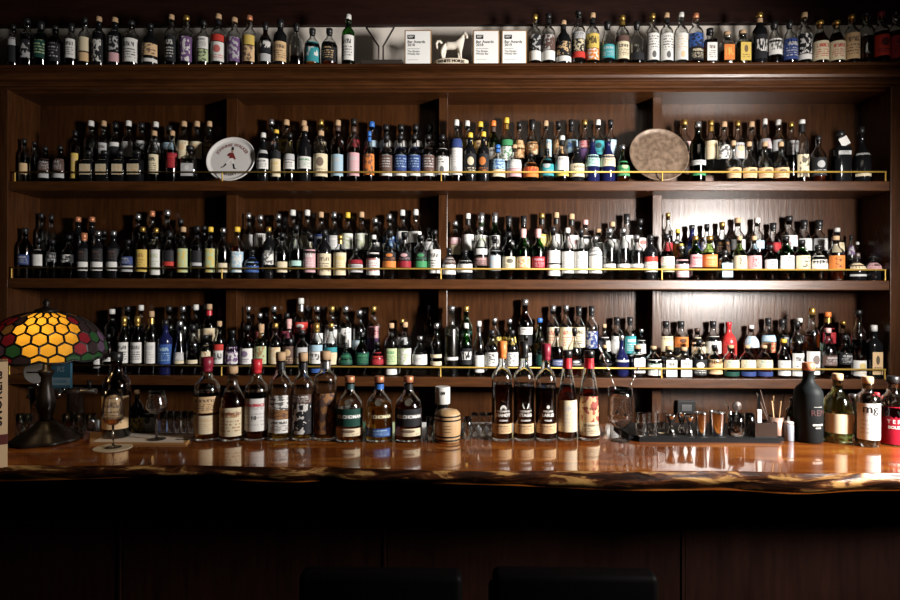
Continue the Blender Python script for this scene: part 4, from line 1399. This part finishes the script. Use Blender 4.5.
# beer tap, mostly behind the lamp
tp = at(60, 430)
tp = Vector((tp.x, 2.30, BARZ))
t = thing('beer_tap', 'dark beer tap column with an oval and a blue badge behind the lamp', 'beer tap', tp)
kk = 2.30 / F
zt = lambda py: W(60, py, 2.30).z - BARZ
xt = lambda px: W(px, 380, 2.30).x - tp.x
lathe('column', [(.045, 0), (.045, .008), (.030, .016), (.028, zt(394)), (.030, zt(393)), (.030, zt(389)), (.02, zt(387.5))], M_IRON, t, 20)
tube('cross_bar', [(xt(36), 0, zt(391)), (xt(96), 0, zt(391))], .012, M_STEEL, t, 12)
tube('spout', [(xt(38), -.012, zt(391)), (xt(38), -.04, zt(391)), (xt(38), -.055, zt(396))], .007, M_CHROME, t)
tube('spout', [(xt(67), -.012, zt(391)), (xt(67), -.04, zt(391)), (xt(67), -.055, zt(396))], .007, M_CHROME, t)
tube('lever', [(xt(91), 0, zt(391)), (xt(91), -.01, zt(386)), (xt(91), -.01, zt(380))], [.006, .006, .010], M_BLACK, t)
sv, sf = lathe_data([(.044, 0), (.044, .010), (.041, .012)], 32)
o = mesh('oval_badge', [(xt(39.5) + x, -.020 - z, zt(371.5) + y * 1.02) for x, y, z in sv], sf, principled('badge_white', (.26, .26, .26), .4), t)
box('badge_line', xt(39.5) - .028, xt(39.5) + .028, -.0328, -.0321, zt(371.5) - .003, zt(371.5) + .003, M_INK, t, 0)
tube('badge_stalk', [(xt(39.5), -.015, zt(382)), (xt(39.5), 0, zt(390))], .005, M_CHROME, t)
box('blue_badge', xt(56.5), xt(76), -.032, -.020, zt(387), zt(362), principled('badge_blue', (.02, .075, .12), .4), t, .002)
box('badge_panel', xt(57.5), xt(75), -.0335, -.0322, zt(384), zt(376.5), principled('badge_pale_blue', (.13, .20, .25), .4), t, 0)
flat_text('LAGER', .017, principled('badge_ink', (.05, .15, .25), .5), t, (xt(57.5) + xt(75)) / 2, -.034, zt(380.3), bold=.0005)
flat_text('RS', .030, principled('badge_pale_blue', (.13, .20, .25), .4), t, (xt(57.5) + xt(75)) / 2, -.0325, zt(368.5), bold=.0005)
tube('badge_stalk', [(xt(66), -.02, zt(388)), (xt(66), 0, zt(391))], .005, M_CHROME, t)

# left glasses
t, h, r = tumbler(38, 430, 387, 17, 'tall flared beer glass beside the lamp stem', 'beer_glass', taper=.52)
for px, by, lab in ((20, 434, 'plain tumbler beside the printed carton'), (27.8, 432.6, 'plain tumbler second from the printed carton'), (68, 432.0, 'plain tumbler close behind the lamp foot'), (80, 431.4, 'plain tumbler between the lamp and the small bottles, nearest the lamp'),
                    (91, 431.4, 'plain tumbler touching the serving board behind the tall brown bottle')):
    tumbler(px, by, 414, 10.5 if px > 60 else 7.5, lab, group='tumblers around the lamp')
tiers = ['against the small grey-labelled bottle', 'second from the small bottles', 'middle of the row of five', 'fourth from the small bottles', 'nearest the first whisky bottle']
for i, px in enumerate((163.5, 170.5, 177.5, 184.5, 191.5)):
    tumbler(px, 432.3, 411.5, 6.4, 'slim shot glass behind the papers, ' + tiers[i], 'shot_glass', taper=.8, group='slim shot glasses in a row')
# bottles behind the filled glasses
bar_bottle(116.5, 438.6, 352, 25.5, 's', 'n', 'k', 'X395-427:D1', 'd60', 'tall brown whisky bottle with stained cream label behind the front tasting glass', 'whisky_bottle', R(10), zoff=.007)
bar_bottle(137, 433, 390, 13.5, 'r', 'k', 'c', 'Y417-431:K3', 'a1', 'small black bottle with round yellow label behind the papers', 'bitters_bottle', R(8))
bar_bottle(149.2, 432.6, 399, 11.0, 'r', 'k', 'k', 'S412-431:K2', 'a1', 'small black bottle with grey arched label behind the papers', 'bitters_bottle', R(8))
# filled tasting glasses
cp = WZ(113, 447.8, BARZ)
t = thing('coaster', 'round cream paper coaster under the front tasting glass', 'coaster', cp)
lathe('disc', [(.0600, 0.0002), (.0600, .0020)], principled('coaster_card', (.46, .37, .24), .7), t, 36)
stem_glass(113, 447.2, 390.5, 20.5, 15.5, 16, 425.5, 'tulip tasting glass of whisky standing on the round coaster', 418.5, zoff=.0021)
stem_glass(156.5, 439.2, 391, 20.5, 14, 17.5, 414, 'tulip tasting glass of whisky standing on the paper menu', 411, zoff=.0086)
# tall shot glasses and tulips round the barrel
tumbler(430, 439.5, 417, 8, 'narrow shot glass between the black-sealed bottle and the barrel', 'shot_glass', group='glasses beside the barrel', taper=.8)
tumbler(467.5, 439.5, 417, 8, 'narrow shot glass just right of the barrel', 'shot_glass', group='glasses beside the barrel', taper=.8)
for px, by, nm in ((474.5, 436.0, 'nearest the barrel'), (482.5, 436.0, 'middle of three'), (490.0, 435.6, 'nearest the orange-capsule bourbon')):
    stem_glass(px, by, 413, 8.4, 6.6, 7.6, 428, 'small empty tulip glass behind the bar line, ' + nm, group='glasses beside the barrel')

# big stemmed mixing glass with two bar spoons
mx = stem_glass(620, 440.5, 388, 25, 23, 19, 428.5, 'large stemmed mixing glass with two spoons beside the red-foil bourbons', name='mixing_glass')
gp = Vector(mx.location)


def spoon(p0, p1, label):
    a, b_ = W(p0[0], p0[1], gp.y + p0[2]), W(p1[0], p1[1], gp.y + p1[2])
    t = thing('bar_spoon', label, 'bar spoon', a, 0, 'twisted bar spoons')
    d = (b_ - a)
    L = d.length
    n = d.normalized()
    s_ = n.cross(Vector((0, 1, 0))).normalized()
    q = n.cross(s_)
    pts = []
    for i in range(64):
        f = i / 63
        pts.append(n * (L * f) + (s_ * math.cos(f * 70) + q * math.sin(f * 70)) * .0013)
    tube('twisted_shaft', pts, .0019, M_CHROME, t, 6)
    sv, sf = lathe_data([(.001, -.012), (.006, -.008), (.0085, 0), (.006, .008), (.001, .012)], 12)
    m3 = Matrix((s_, q, n)).transposed()
    mesh('spoon_bowl', [m3 @ Vector((x, y * .4, z)) for x, y, z in sv], sf, M_CHROME, t, True)
    sv, sf = lathe_data([(.001, L - .002), (.005, L + .002), (.005, L + .006), (.001, L + .010)], 10)
    mesh('end_knob', [m3 @ Vector((x, y, z)) for x, y, z in sv], sf, M_CHROME, t, True)


spoon((625.5, 416, -.006), (599, 346, -.02), 'twisted steel bar spoon leaning towards the bourbon in the mixing glass')
spoon((617, 413, .004), (637.5, 370, .010), 'twisted steel bar spoon leaning away from the bourbon in the mixing glass')

# rubber bar mat with tools
MZ = .016
a, b_ = WZ(631, 442, BARZ), WZ(787, 442.3, BARZ)
t = thing('bar_mat', 'long black rubber bar mat under the mixing tools', 'bar mat', ((a.x + b_.x) / 2, 2.20, BARZ))
bm = bmesh.new()
box_bm(bm, -(b_.x - a.x) / 2, (b_.x - a.x) / 2, a.y - 2.20, .155, .0002, MZ)
bmesh.ops.bevel(bm, geom=[e for e in bm.edges if abs(e.verts[0].co.z - e.verts[1].co.z) > .01], offset=.03, segments=5, affect='EDGES')
bmesh.ops.bevel(bm, geom=[e for e in bm.edges if e.verts[0].co.z > .01 and e.verts[1].co.z > .01 and len(e.link_faces) == 2 and e.calc_face_angle(0) > 1], offset=.004, segments=2, affect='EDGES')
bm_obj('mat_pad', bm, M_RUBBER, t)
G1 = 'tools and glasses on the bar mat'
for px, by, tp_, w, lab in ((641, 435.5, 413, 11, 'cut tumbler at the mixing-glass end of the mat, front'), (652.5, 435.0, 412.5, 11, 'cut tumbler second along the bar mat'), (661.5, 432.6, 411.5, 9.5, 'cut tumbler third along the bar mat, set back')):
    tumbler(px, by, tp_, w, lab, 'cut_tumbler', MZ, group=G1, facets=True)


def jigger(px, by, top, w, label):
    P = WZ(px, by, BARZ + MZ)
    h = W(px, top, P.y).z - BARZ - MZ
    r = w / 2 * P.y / F
    t = thing('jigger', label, 'jigger', (P.x, P.y, BARZ + MZ + .0002), 0, G1)
    lathe('lower_cup', [(r * .92, 0), (r, .002), (r * .35, h * .42)], M_CHROME, t, 20)
    lathe('upper_cup', [(r * .35, h * .421), (r * .95, h - .002), (r * .97, h), (r * .90, h - .001), (r * .4, h * .5)], M_CHROME, t, 20)


jigger(671, 434.6, 415, 9.5, 'steel double jigger on the mat below the black socket, nearer the tumblers')
jigger(681.5, 433.4, 413, 9, 'steel double jigger on the mat below the black socket, middle one')
jigger(689.5, 435.2, 416.5, 8, 'steel double jigger on the mat beside the shaker tins')
for px, w, top, lab in ((701, 11.5, 412.5, 'smaller steel shaker tin on the bar mat'), (717, 15.5, 411.8, 'larger steel shaker tin on the bar mat')):
    P = WZ(px, 435.0, BARZ + MZ)
    s = P.y / F
    h = W(px, top, P.y).z - BARZ - MZ
    t = thing('shaker_tin', lab, 'shaker tin', (P.x, P.y, BARZ + MZ + .0002), 0, G1)
    vessel(t, [(w * .40 * s, 0), (w * .41 * s, .003), (w * .5 * s, h - .002), (w * .5 * s, h)], .0009, .003, M_CHROME, 24, 'tin')
tj2, hj, rj = tumbler(736, 435.0, 413.5, 15, 'clear glass jar holding bar tools on the mat', 'tool_jar', MZ, taper=.96, group=G1)
jp = Vector(tj2.location)


def stick(name, label, cat, base, x0, y0, x1, y1, h0, h1, rad, mat, grp=None):
    t = thing(name, label, cat, (base.x, base.y, base.z + .012), 0, grp)
    tube('shaft', [(x0, y0, h0), (x1, y1, h1)], rad, mat, t, 8)
    return t


st = stick('tweezers', 'steel tweezers leaning out of the tool jar', 'tweezers', jp, .008, 0, -.036, .004, .002, .11, .0022, M_CHROME)
tube('second_arm', [(.012, .002, .002), (-.035, .008, .11)], .0018, M_CHROME, st, 8)
st = stick('strainer_spoon', 'dark julep strainer standing in the tool jar', 'strainer', jp, -.006, .006, .008, .012, .002, .075, .0025, M_STEEL)
sv, sf = lathe_data([(.001, -.004), (.016, 0), (.018, .003)], 18)
mesh('strainer_bowl', [(x + .010, z * 1.0 + .012, .092 + y) for x, y, z in sv], sf, M_IRON, st)
tumbler(749.5, 433.6, 413.5, 9, 'plain tumbler between the tool jar and the steel caddy', 'tumbler', MZ, group=G1)
P = WZ(762, 435.5, BARZ + MZ)
t = thing('steel_caddy', 'low square brushed steel caddy on the mat end', 'caddy', (P.x, P.y, BARZ + MZ))
bm = bmesh.new()
wc, hc = .040, W(762, 421, P.y).z - BARZ - MZ
box_bm(bm, -wc, wc, -.03, .03, 0.0002, hc)
top = max(bm.faces, key=lambda f: f.calc_center_median().z)
r_ = bmesh.ops.inset_individual(bm, faces=[top], thickness=.003)
bmesh.ops.translate(bm, verts=top.verts[:], vec=(0, 0, -hc + .006))
bm_obj('caddy_body', bm, principled('dark_steel', (.22, .22, .22), .22, 1.0), t)
# paring knife with a white handle standing in the caddy
kx = W(757, 410, P.y).x
t = thing('paring_knife', 'paring knife standing blade-up with a white handle in the steel caddy', 'knife', (kx, P.y - .012, BARZ + MZ + .007))
zk = lambda py: W(757, py, P.y).z - (BARZ + MZ + .007)
mesh('blade', [(-.005, 0, zk(409)), (.005, 0, zk(409)), (.0065, 0, zk(400)), (.001, 0, zk(391.5)), (-.0045, 0, zk(399)),
               (-.005, .002, zk(409)), (.005, .0005, zk(409)), (.0065, .0005, zk(400)), (.001, .001, zk(391.5)), (-.0045, .002, zk(399))],
     [(0, 1, 2, 3, 4), (9, 8, 7, 6, 5), (0, 5, 6, 1), (1, 6, 7, 2), (2, 7, 8, 3), (3, 8, 9, 4), (4, 9, 5, 0)], M_CHROME, t)
box('handle', -.0085, .0085, -.007, .007, .001, zk(408.8), CAPS['w'][0], t, .003)
# straw tin
P = WZ(775, 434.5, BARZ + MZ)
hs_ = W(775, 416.5, P.y).z - BARZ - MZ
t = thing('straw_tin', 'pinkish tin cup full of wooden stirrers and straws', 'cup', (P.x, P.y, BARZ + MZ + .0002))
vessel(t, [(.027, 0), (.028, .002), (.029, hs_)], .0012, .004, principled('dull_copper', (.35, .22, .17), .4, .5), 20, 'tin')
M_STRAW = principled('straw_wood', (.40, .24, .11), .6)
M_STRAWD = principled('dark_straw', (.08, .05, .035), .6)
ways = ['leaning farthest towards the knife', 'second from the knife side', 'third from the knife side', 'upright in the middle', 'just right of the middle', 'second from the black bottle side', 'leaning farthest towards the black bottle']
for i, (dx, tp_, mtl) in enumerate(((-20, 394, M_STRAWD), (-13, 392, M_STRAWD), (-5, 402, M_STRAW), (0, 398, M_STRAW), (4, 402, M_STRAW), (11, 396, M_STRAWD), (18, 393, M_STRAWD))):
    ztp = W(775 + dx, tp_, P.y).z - P.z
    x1 = dx * P.y / F
    yy = (-.008, .008)[i % 2]
    s_ = thing('stirrer', 'thin wooden stirrer in the tin cup, ' + ways[i], 'stirrer', (P.x, P.y, P.z + .006), 0, 'stirrers in the tin cup')
    f0 = -.012 + .004 * i
    tube('shaft', [(f0, yy, 0), (f0 + (x1 - f0) * .45, yy * 1.2, (ztp) * .45), (x1, yy * 1.5, ztp)], .0016 if mtl is M_STRAWD else .0028, mtl, s_, 6)
# squeeze bottle and red-labelled bottle beyond
P = WZ(783.2, 438.2, BARZ)
hq = W(783.2, 414.5, P.y).z - BARZ
sq_ = P.y / F
t = thing('squeeze_bottle', 'translucent plastic squeeze bottle with white nozzle at the mat end', 'squeeze bottle', (P.x, P.y - .035, BARZ + .0002))
lathe('bottle_wall', [(5.0 * sq_, 0), (5.2 * sq_, .002), (5.2 * sq_, hq * .66), (4.8 * sq_, hq * .70)], principled('milky_plastic', (.26, .29, .34), .35), t, 24)
lathe('nozzle', [(4.9 * sq_, hq * .70), (4.9 * sq_, hq * .80), (1.6 * sq_, hq * .82), (.8 * sq_, hq * 1.0)], CAPS['w'][0], t, 20)
bar_bottle(793, 436.0, 398, 12.5, 'h', 'E', 'k', 'R415.5-430+S431-436', 'a1', 'dark green bottle with red and grey label behind the matte black bottle', 'bitters_bottle', R(-10), group='small bottles at the back of the bar')
bar_bottle(852.5, 435.5, 394, 15, 'h', 'c', 's', '-', 'w10', 'clear empty bottle standing between the green gin and the white-labelled gin', 'gin_bottle', R(-10), group='small bottles at the back of the bar')
bar_bottle(876.3, 435.6, 392.5, 13.0, 's', 'k', 'r', 'S404-430', 'a1', 'black bottle with red cap behind the white-labelled gin', 'gin_bottle', R(-10), group='small bottles at the back of the bar')

# printed carton at the left end
P = WZ(7.5, 467, BARZ)
hcx = W(7.5, 361.5, P.y).z - BARZ
RC = R(39)
t = thing('whisky_carton', 'tall cream whisky carton with a dark red band at the bar end', 'carton', (P.x - .055 * math.cos(RC) - .05 * math.sin(RC), P.y - .055 * math.sin(RC) + .05 * math.cos(RC), BARZ), RC)
M_CARTON = principled('cream_carton', (.62, .42, .24), .6)
z1, z2 = W(7.5, 444, P.y).z - BARZ, W(7.5, 434, P.y).z - BARZ
box('box_lower', -.055, .055, -.05, .05, .0003, z1, M_CARTON, t, .001)
box('red_band', -.055, .055, -.05, .05, z1, z2, principled('maroon_print', (.10, .014, .012), .5), t, .001)
box('box_upper', -.055, .055, -.05, .05, z2, hcx, M_CARTON, t, .001)
vs, fs = text_geo('SMOKERS', .034, 'CENTER', 0, .0006)
mesh('lettering', [(.043 - v.y - .012, -.0508, (hcx + z2) / 2 + .0 + v.x * 1.15) for v in vs], fs, M_INK, t)

# ------------------------------------------------------------------ stained glass lamp
LP = WZ(46, 441, BARZ)
LY = LP.y
sL = LY / F
lamp = thing('stained_glass_lamp', 'stained glass table lamp with a glowing amber panel and dark bronze stem', 'lamp', LP)
M_BRONZE = principled('dark_bronze', (.012, .008, .006), .4, .3, spec=.3)
M_LEAD = principled('lead_came', (.010, .009, .008), .45, .5)
zl_ = lambda py: W(46, py, LY).z - BARZ
foot = [(.105, 0), (.112, .006), (.108, .013), (.092, .020), (.085, .030), (.060, .040), (.042, .055), (.026, .075)]
vs, fs = [], []
sg = 48
for i, (r, z) in enumerate(foot):
    for k2 in range(sg):
        a = 2 * PI * k2 / sg
        rr = r * (1 + .05 * math.cos(8 * a) * (1 if i < 6 else .3))
        vs.append((rr * math.cos(a), rr * math.sin(a), z + .0003))
for i in range(len(foot) - 1):
    for k2 in range(sg):
        fs.append((i * sg + k2, i * sg + (k2 + 1) % sg, (i + 1) * sg + (k2 + 1) % sg, (i + 1) * sg + k2))
fs.append(tuple(reversed(range(sg))))
fs.append(tuple(range((len(foot) - 1) * sg, len(foot) * sg)))
mesh('lamp_foot', vs, fs, M_BRONZE, lamp, True)
lathe('stem', [(.024, .070), (.020, .085), (.026, .105), (.031, .13), (.027, .16), (.019, .19), (.016, .23), (.019, zl_(376)), (.026, zl_(372)), (.026, zl_(370.5)), (.012, zl_(369)), (.011, zl_(355)), (.006, zl_(330)), (.005, zl_(309))], M_BRONZE, lamp, 20)
zs0, zs1 = zl_(357), zl_(311)
HS = zs1 - zs0
RS = 55 * sL
NU, NV = 24, 6.0


def dome(u, v):
    """u in cells around, v 0 (hem) to 1 (crown)"""
    a = 2 * PI * u / NU
    th = v * PI / 2 * .93
    r = RS * (math.cos(th) ** .80)
    r *= 1 - .03 * max(0, .15 - v) / .15
    z = zs0 + HS * (math.sin(th) ** 1.05)
    if v < .001:
        z -= .010 * abs(math.sin(a * 6))
    return Vector((r * math.cos(a), r * math.sin(a), z))


bm = bmesh.new()
vd = {}


def gv(u, v):
    u = u % NU
    key = (round(u * 6) % (NU * 6), round(v * 9))
    if key not in vd:
        vd[key] = bm.verts.new(dome(u, min(max(v / NV, 0), 1)))
    return vd[key]


cells = []
for j in range(0, int(NV) + 1):
    for i in range(NU):
        u = i + .5 * (j % 2)
        v = j
        pts = [(u, v - 2 / 3), (u + .5, v - 1 / 3), (u + .5, v + 1 / 3), (u, v + 2 / 3), (u - .5, v + 1 / 3), (u - .5, v - 1 / 3)]
        pts = [(a, min(max(b_, 0), NV)) for a, b_ in pts]
        vv = []
        for p in pts:
            g_ = gv(*p)
            if g_ not in vv:
                vv.append(g_)
        if len(vv) >= 3:
            try:
                f = bm.faces.new(vv)
                cells.append((f, u, v))
            except ValueError:
                pass
CAMA = math.atan2(CAM.y - LP.y, CAM.x - LP.x) + R(0)


def stained(name, col, tr=.75, em=0):
    m, nt, out = newmat(name)
    tl = N(nt, 'ShaderNodeBsdfTranslucent')
    tc = N(nt, 'ShaderNodeTexCoord')
    nz = N(nt, 'ShaderNodeTexNoise')
    nz.inputs['Scale'].default_value = 28
    nz.inputs['Detail'].default_value = 3
    nt.links.new(tc.outputs['Object'], nz.inputs['Vector'])
    mx_ = N(nt, 'ShaderNodeMix', data_type='RGBA')
    mx_.inputs[6].default_value = (*[c * .55 for c in col], 1)
    mx_.inputs[7].default_value = (*[min(c * 1.25, 1) for c in col], 1)
    nt.links.new(nz.outputs['Fac'], mx_.inputs[0])
    nt.links.new(mx_.outputs[2], tl.inputs[0])
    pb = N(nt, 'ShaderNodeBsdfPrincipled')
    nt.links.new(mx_.outputs[2], pb.inputs['Base Color'])
    pb.inputs['Roughness'].default_value = .5
    pb.inputs['Specular IOR Level'].default_value = .15
    ms = N(nt, 'ShaderNodeMixShader')
    ms.inputs[0].default_value = tr
    nt.links.new(pb.outputs[0], ms.inputs[1])
    nt.links.new(tl.outputs[0], ms.inputs[2])
    nt.links.new(ms.outputs[0], out.inputs[0])
    return m


SG = [stained('amber_glass', (.95, .46, .05)), stained('violet_glass', (.10, .06, .11), .2), stained('green_glass', (.02, .075, .025), .25), stained('ruby_glass', (.20, .012, .02), .2),
      stained('dusky_glass', (.028, .018, .02), .2), stained('honey_glass', (.20, .10, .03), .2), M_LEAD]
rl_ = random.Random(3)
choice = {}
for f, u, v in cells:
    a = 2 * PI * u / NU
    d = (a - CAMA + PI) % (2 * PI) - PI
    dm = (d + R(60)) % R(120) - R(60)
    vn = v / NV
    lim = R(19 + 13 * min(vn / .35, 1)) if vn < .75 else R(34)
    front = abs(d) < R(60)
    if abs(dm) < lim and vn < .93:
        choice[f] = 0 if front else 5
    elif vn < .42:
        choice[f] = rl_.choice([1, 2, 3, 2, 4, 1, 3])
    else:
        choice[f] = rl_.choice([4, 5, 4, 3])
bm.normal_update()
lead = []
for f, c in choice.items():
    f.material_index = c
r_ = bmesh.ops.inset_individual(bm, faces=[f for f, u, v in cells if f.is_valid], thickness=.0044, depth=-.0012)
for f in r_['faces']:
    f.material_index = 6
bmesh.ops.recalc_face_normals(bm, faces=bm.faces[:])
shade = bm_obj('lamp_shade', bm, SG, lamp)
shade['label'] = 'dome of leaded coloured glass'
tube('shade_hem', [dome(NU * i / 72, 0.0) for i in range(73)], .004, M_LEAD, shade, 6)
tube('crown_ring', [Vector((.034 * math.cos(2 * PI * i / 24), .034 * math.sin(2 * PI * i / 24), zs1 - .004)) for i in range(25)], .004, M_LEAD, shade, 6)
lathe('finial', [(.040, zs1 - .003), (.034, zs1 + .006), (.012, zs1 + .012), (.008, zs1 + .022), (.012, zs1 + .030), (.004, zs1 + .044)], M_BRONZE, lamp, 20)
lathe('bulb', [(.006, zl_(345)), (.02, zl_(340)), (.026, zl_(335)), (.018, zl_(329)), (.002, zl_(326))], principled('opal_bulb', (.8, .75, .6), .4), lamp, 20)
bl = bpy.data.lights.new('lamp_bulb_light', 'POINT')
bl.energy = .9
bl.color = (1.0, .72, .36)
bl.shadow_soft_size = .03
bo = bpy.data.objects.new('lamp_bulb_light', bl)
COL.objects.link(bo)
bo.location = (LP.x + .03, LP.y - .07, LP.z + zl_(340))
# ------------------------------------------------------------------ light
KEY = Vector((2.5, 1.05, 2.0))


def aim(o, target):
    o.rotation_euler = (Vector(target) - o.location).to_track_quat('-Z', 'Y').to_euler()


sp = bpy.data.lights.new('assumed_spot_light', 'SPOT')  # assumed spot without a fitting, added to strengthen the bright pool
sp.energy = 70
sp.spot_size = R(52)
sp.spot_blend = 1.0
sp.shadow_soft_size = .07
sp.color = (1.0, .93, .86)
so = bpy.data.objects.new('assumed_spot_light', sp)
COL.objects.link(so)
so.location = KEY
aim(so, (1.52, 3.56, 1.66))

ar = bpy.data.lights.new('assumed_area_light', 'AREA')  # assumed broad source, a bare area light
ar.shape = 'RECTANGLE'
ar.size = .36
ar.size_y = .62
ar.energy = 112
ar.spread = R(92)
ar.color = (1.0, .95, .90)
ao = bpy.data.objects.new('assumed_area_light', ar)
COL.objects.link(ao)
ao.location = KEY + Vector((0.02, -.06, 0))
aim(ao, (.30, 3.3, 1.62))

fl = bpy.data.lights.new('added_fill_light', 'AREA')  # added fill lamp without a fitting, lifts the plaster and top row
fl.shape = 'RECTANGLE'
fl.size, fl.size_y = 1.6, .8
fl.energy = 5
fl.spread = R(130)
fl.color = (1.0, .86, .72)
fo = bpy.data.objects.new('added_fill_light', fl)
COL.objects.link(fo)
fo.location = (1.0, .9, 3.35)
aim(fo, (.9, 3.4, 2.8))

w = bpy.data.worlds.new('world')
sc.world = w
w.use_nodes = True
w.node_tree.nodes['Background'].inputs[0].default_value = (.02, .018, .016, 1)
w.node_tree.nodes['Background'].inputs[1].default_value = 0.1

sc.view_settings.view_transform = 'Standard'
sc.view_settings.look = 'None'
sc.view_settings.gamma = 1.0
sc.view_settings.exposure = -0.3
sc.view_settings.use_curve_mapping = False
cy = sc.cycles
cy.use_denoising = True
cy.max_bounces = 32
cy.diffuse_bounces = 3
cy.glossy_bounces = 5
cy.transmission_bounces = 28
cy.transparent_max_bounces = 48
cy.sample_clamp_indirect = 3.0
cy.caustics_reflective = False
cy.caustics_refractive = False
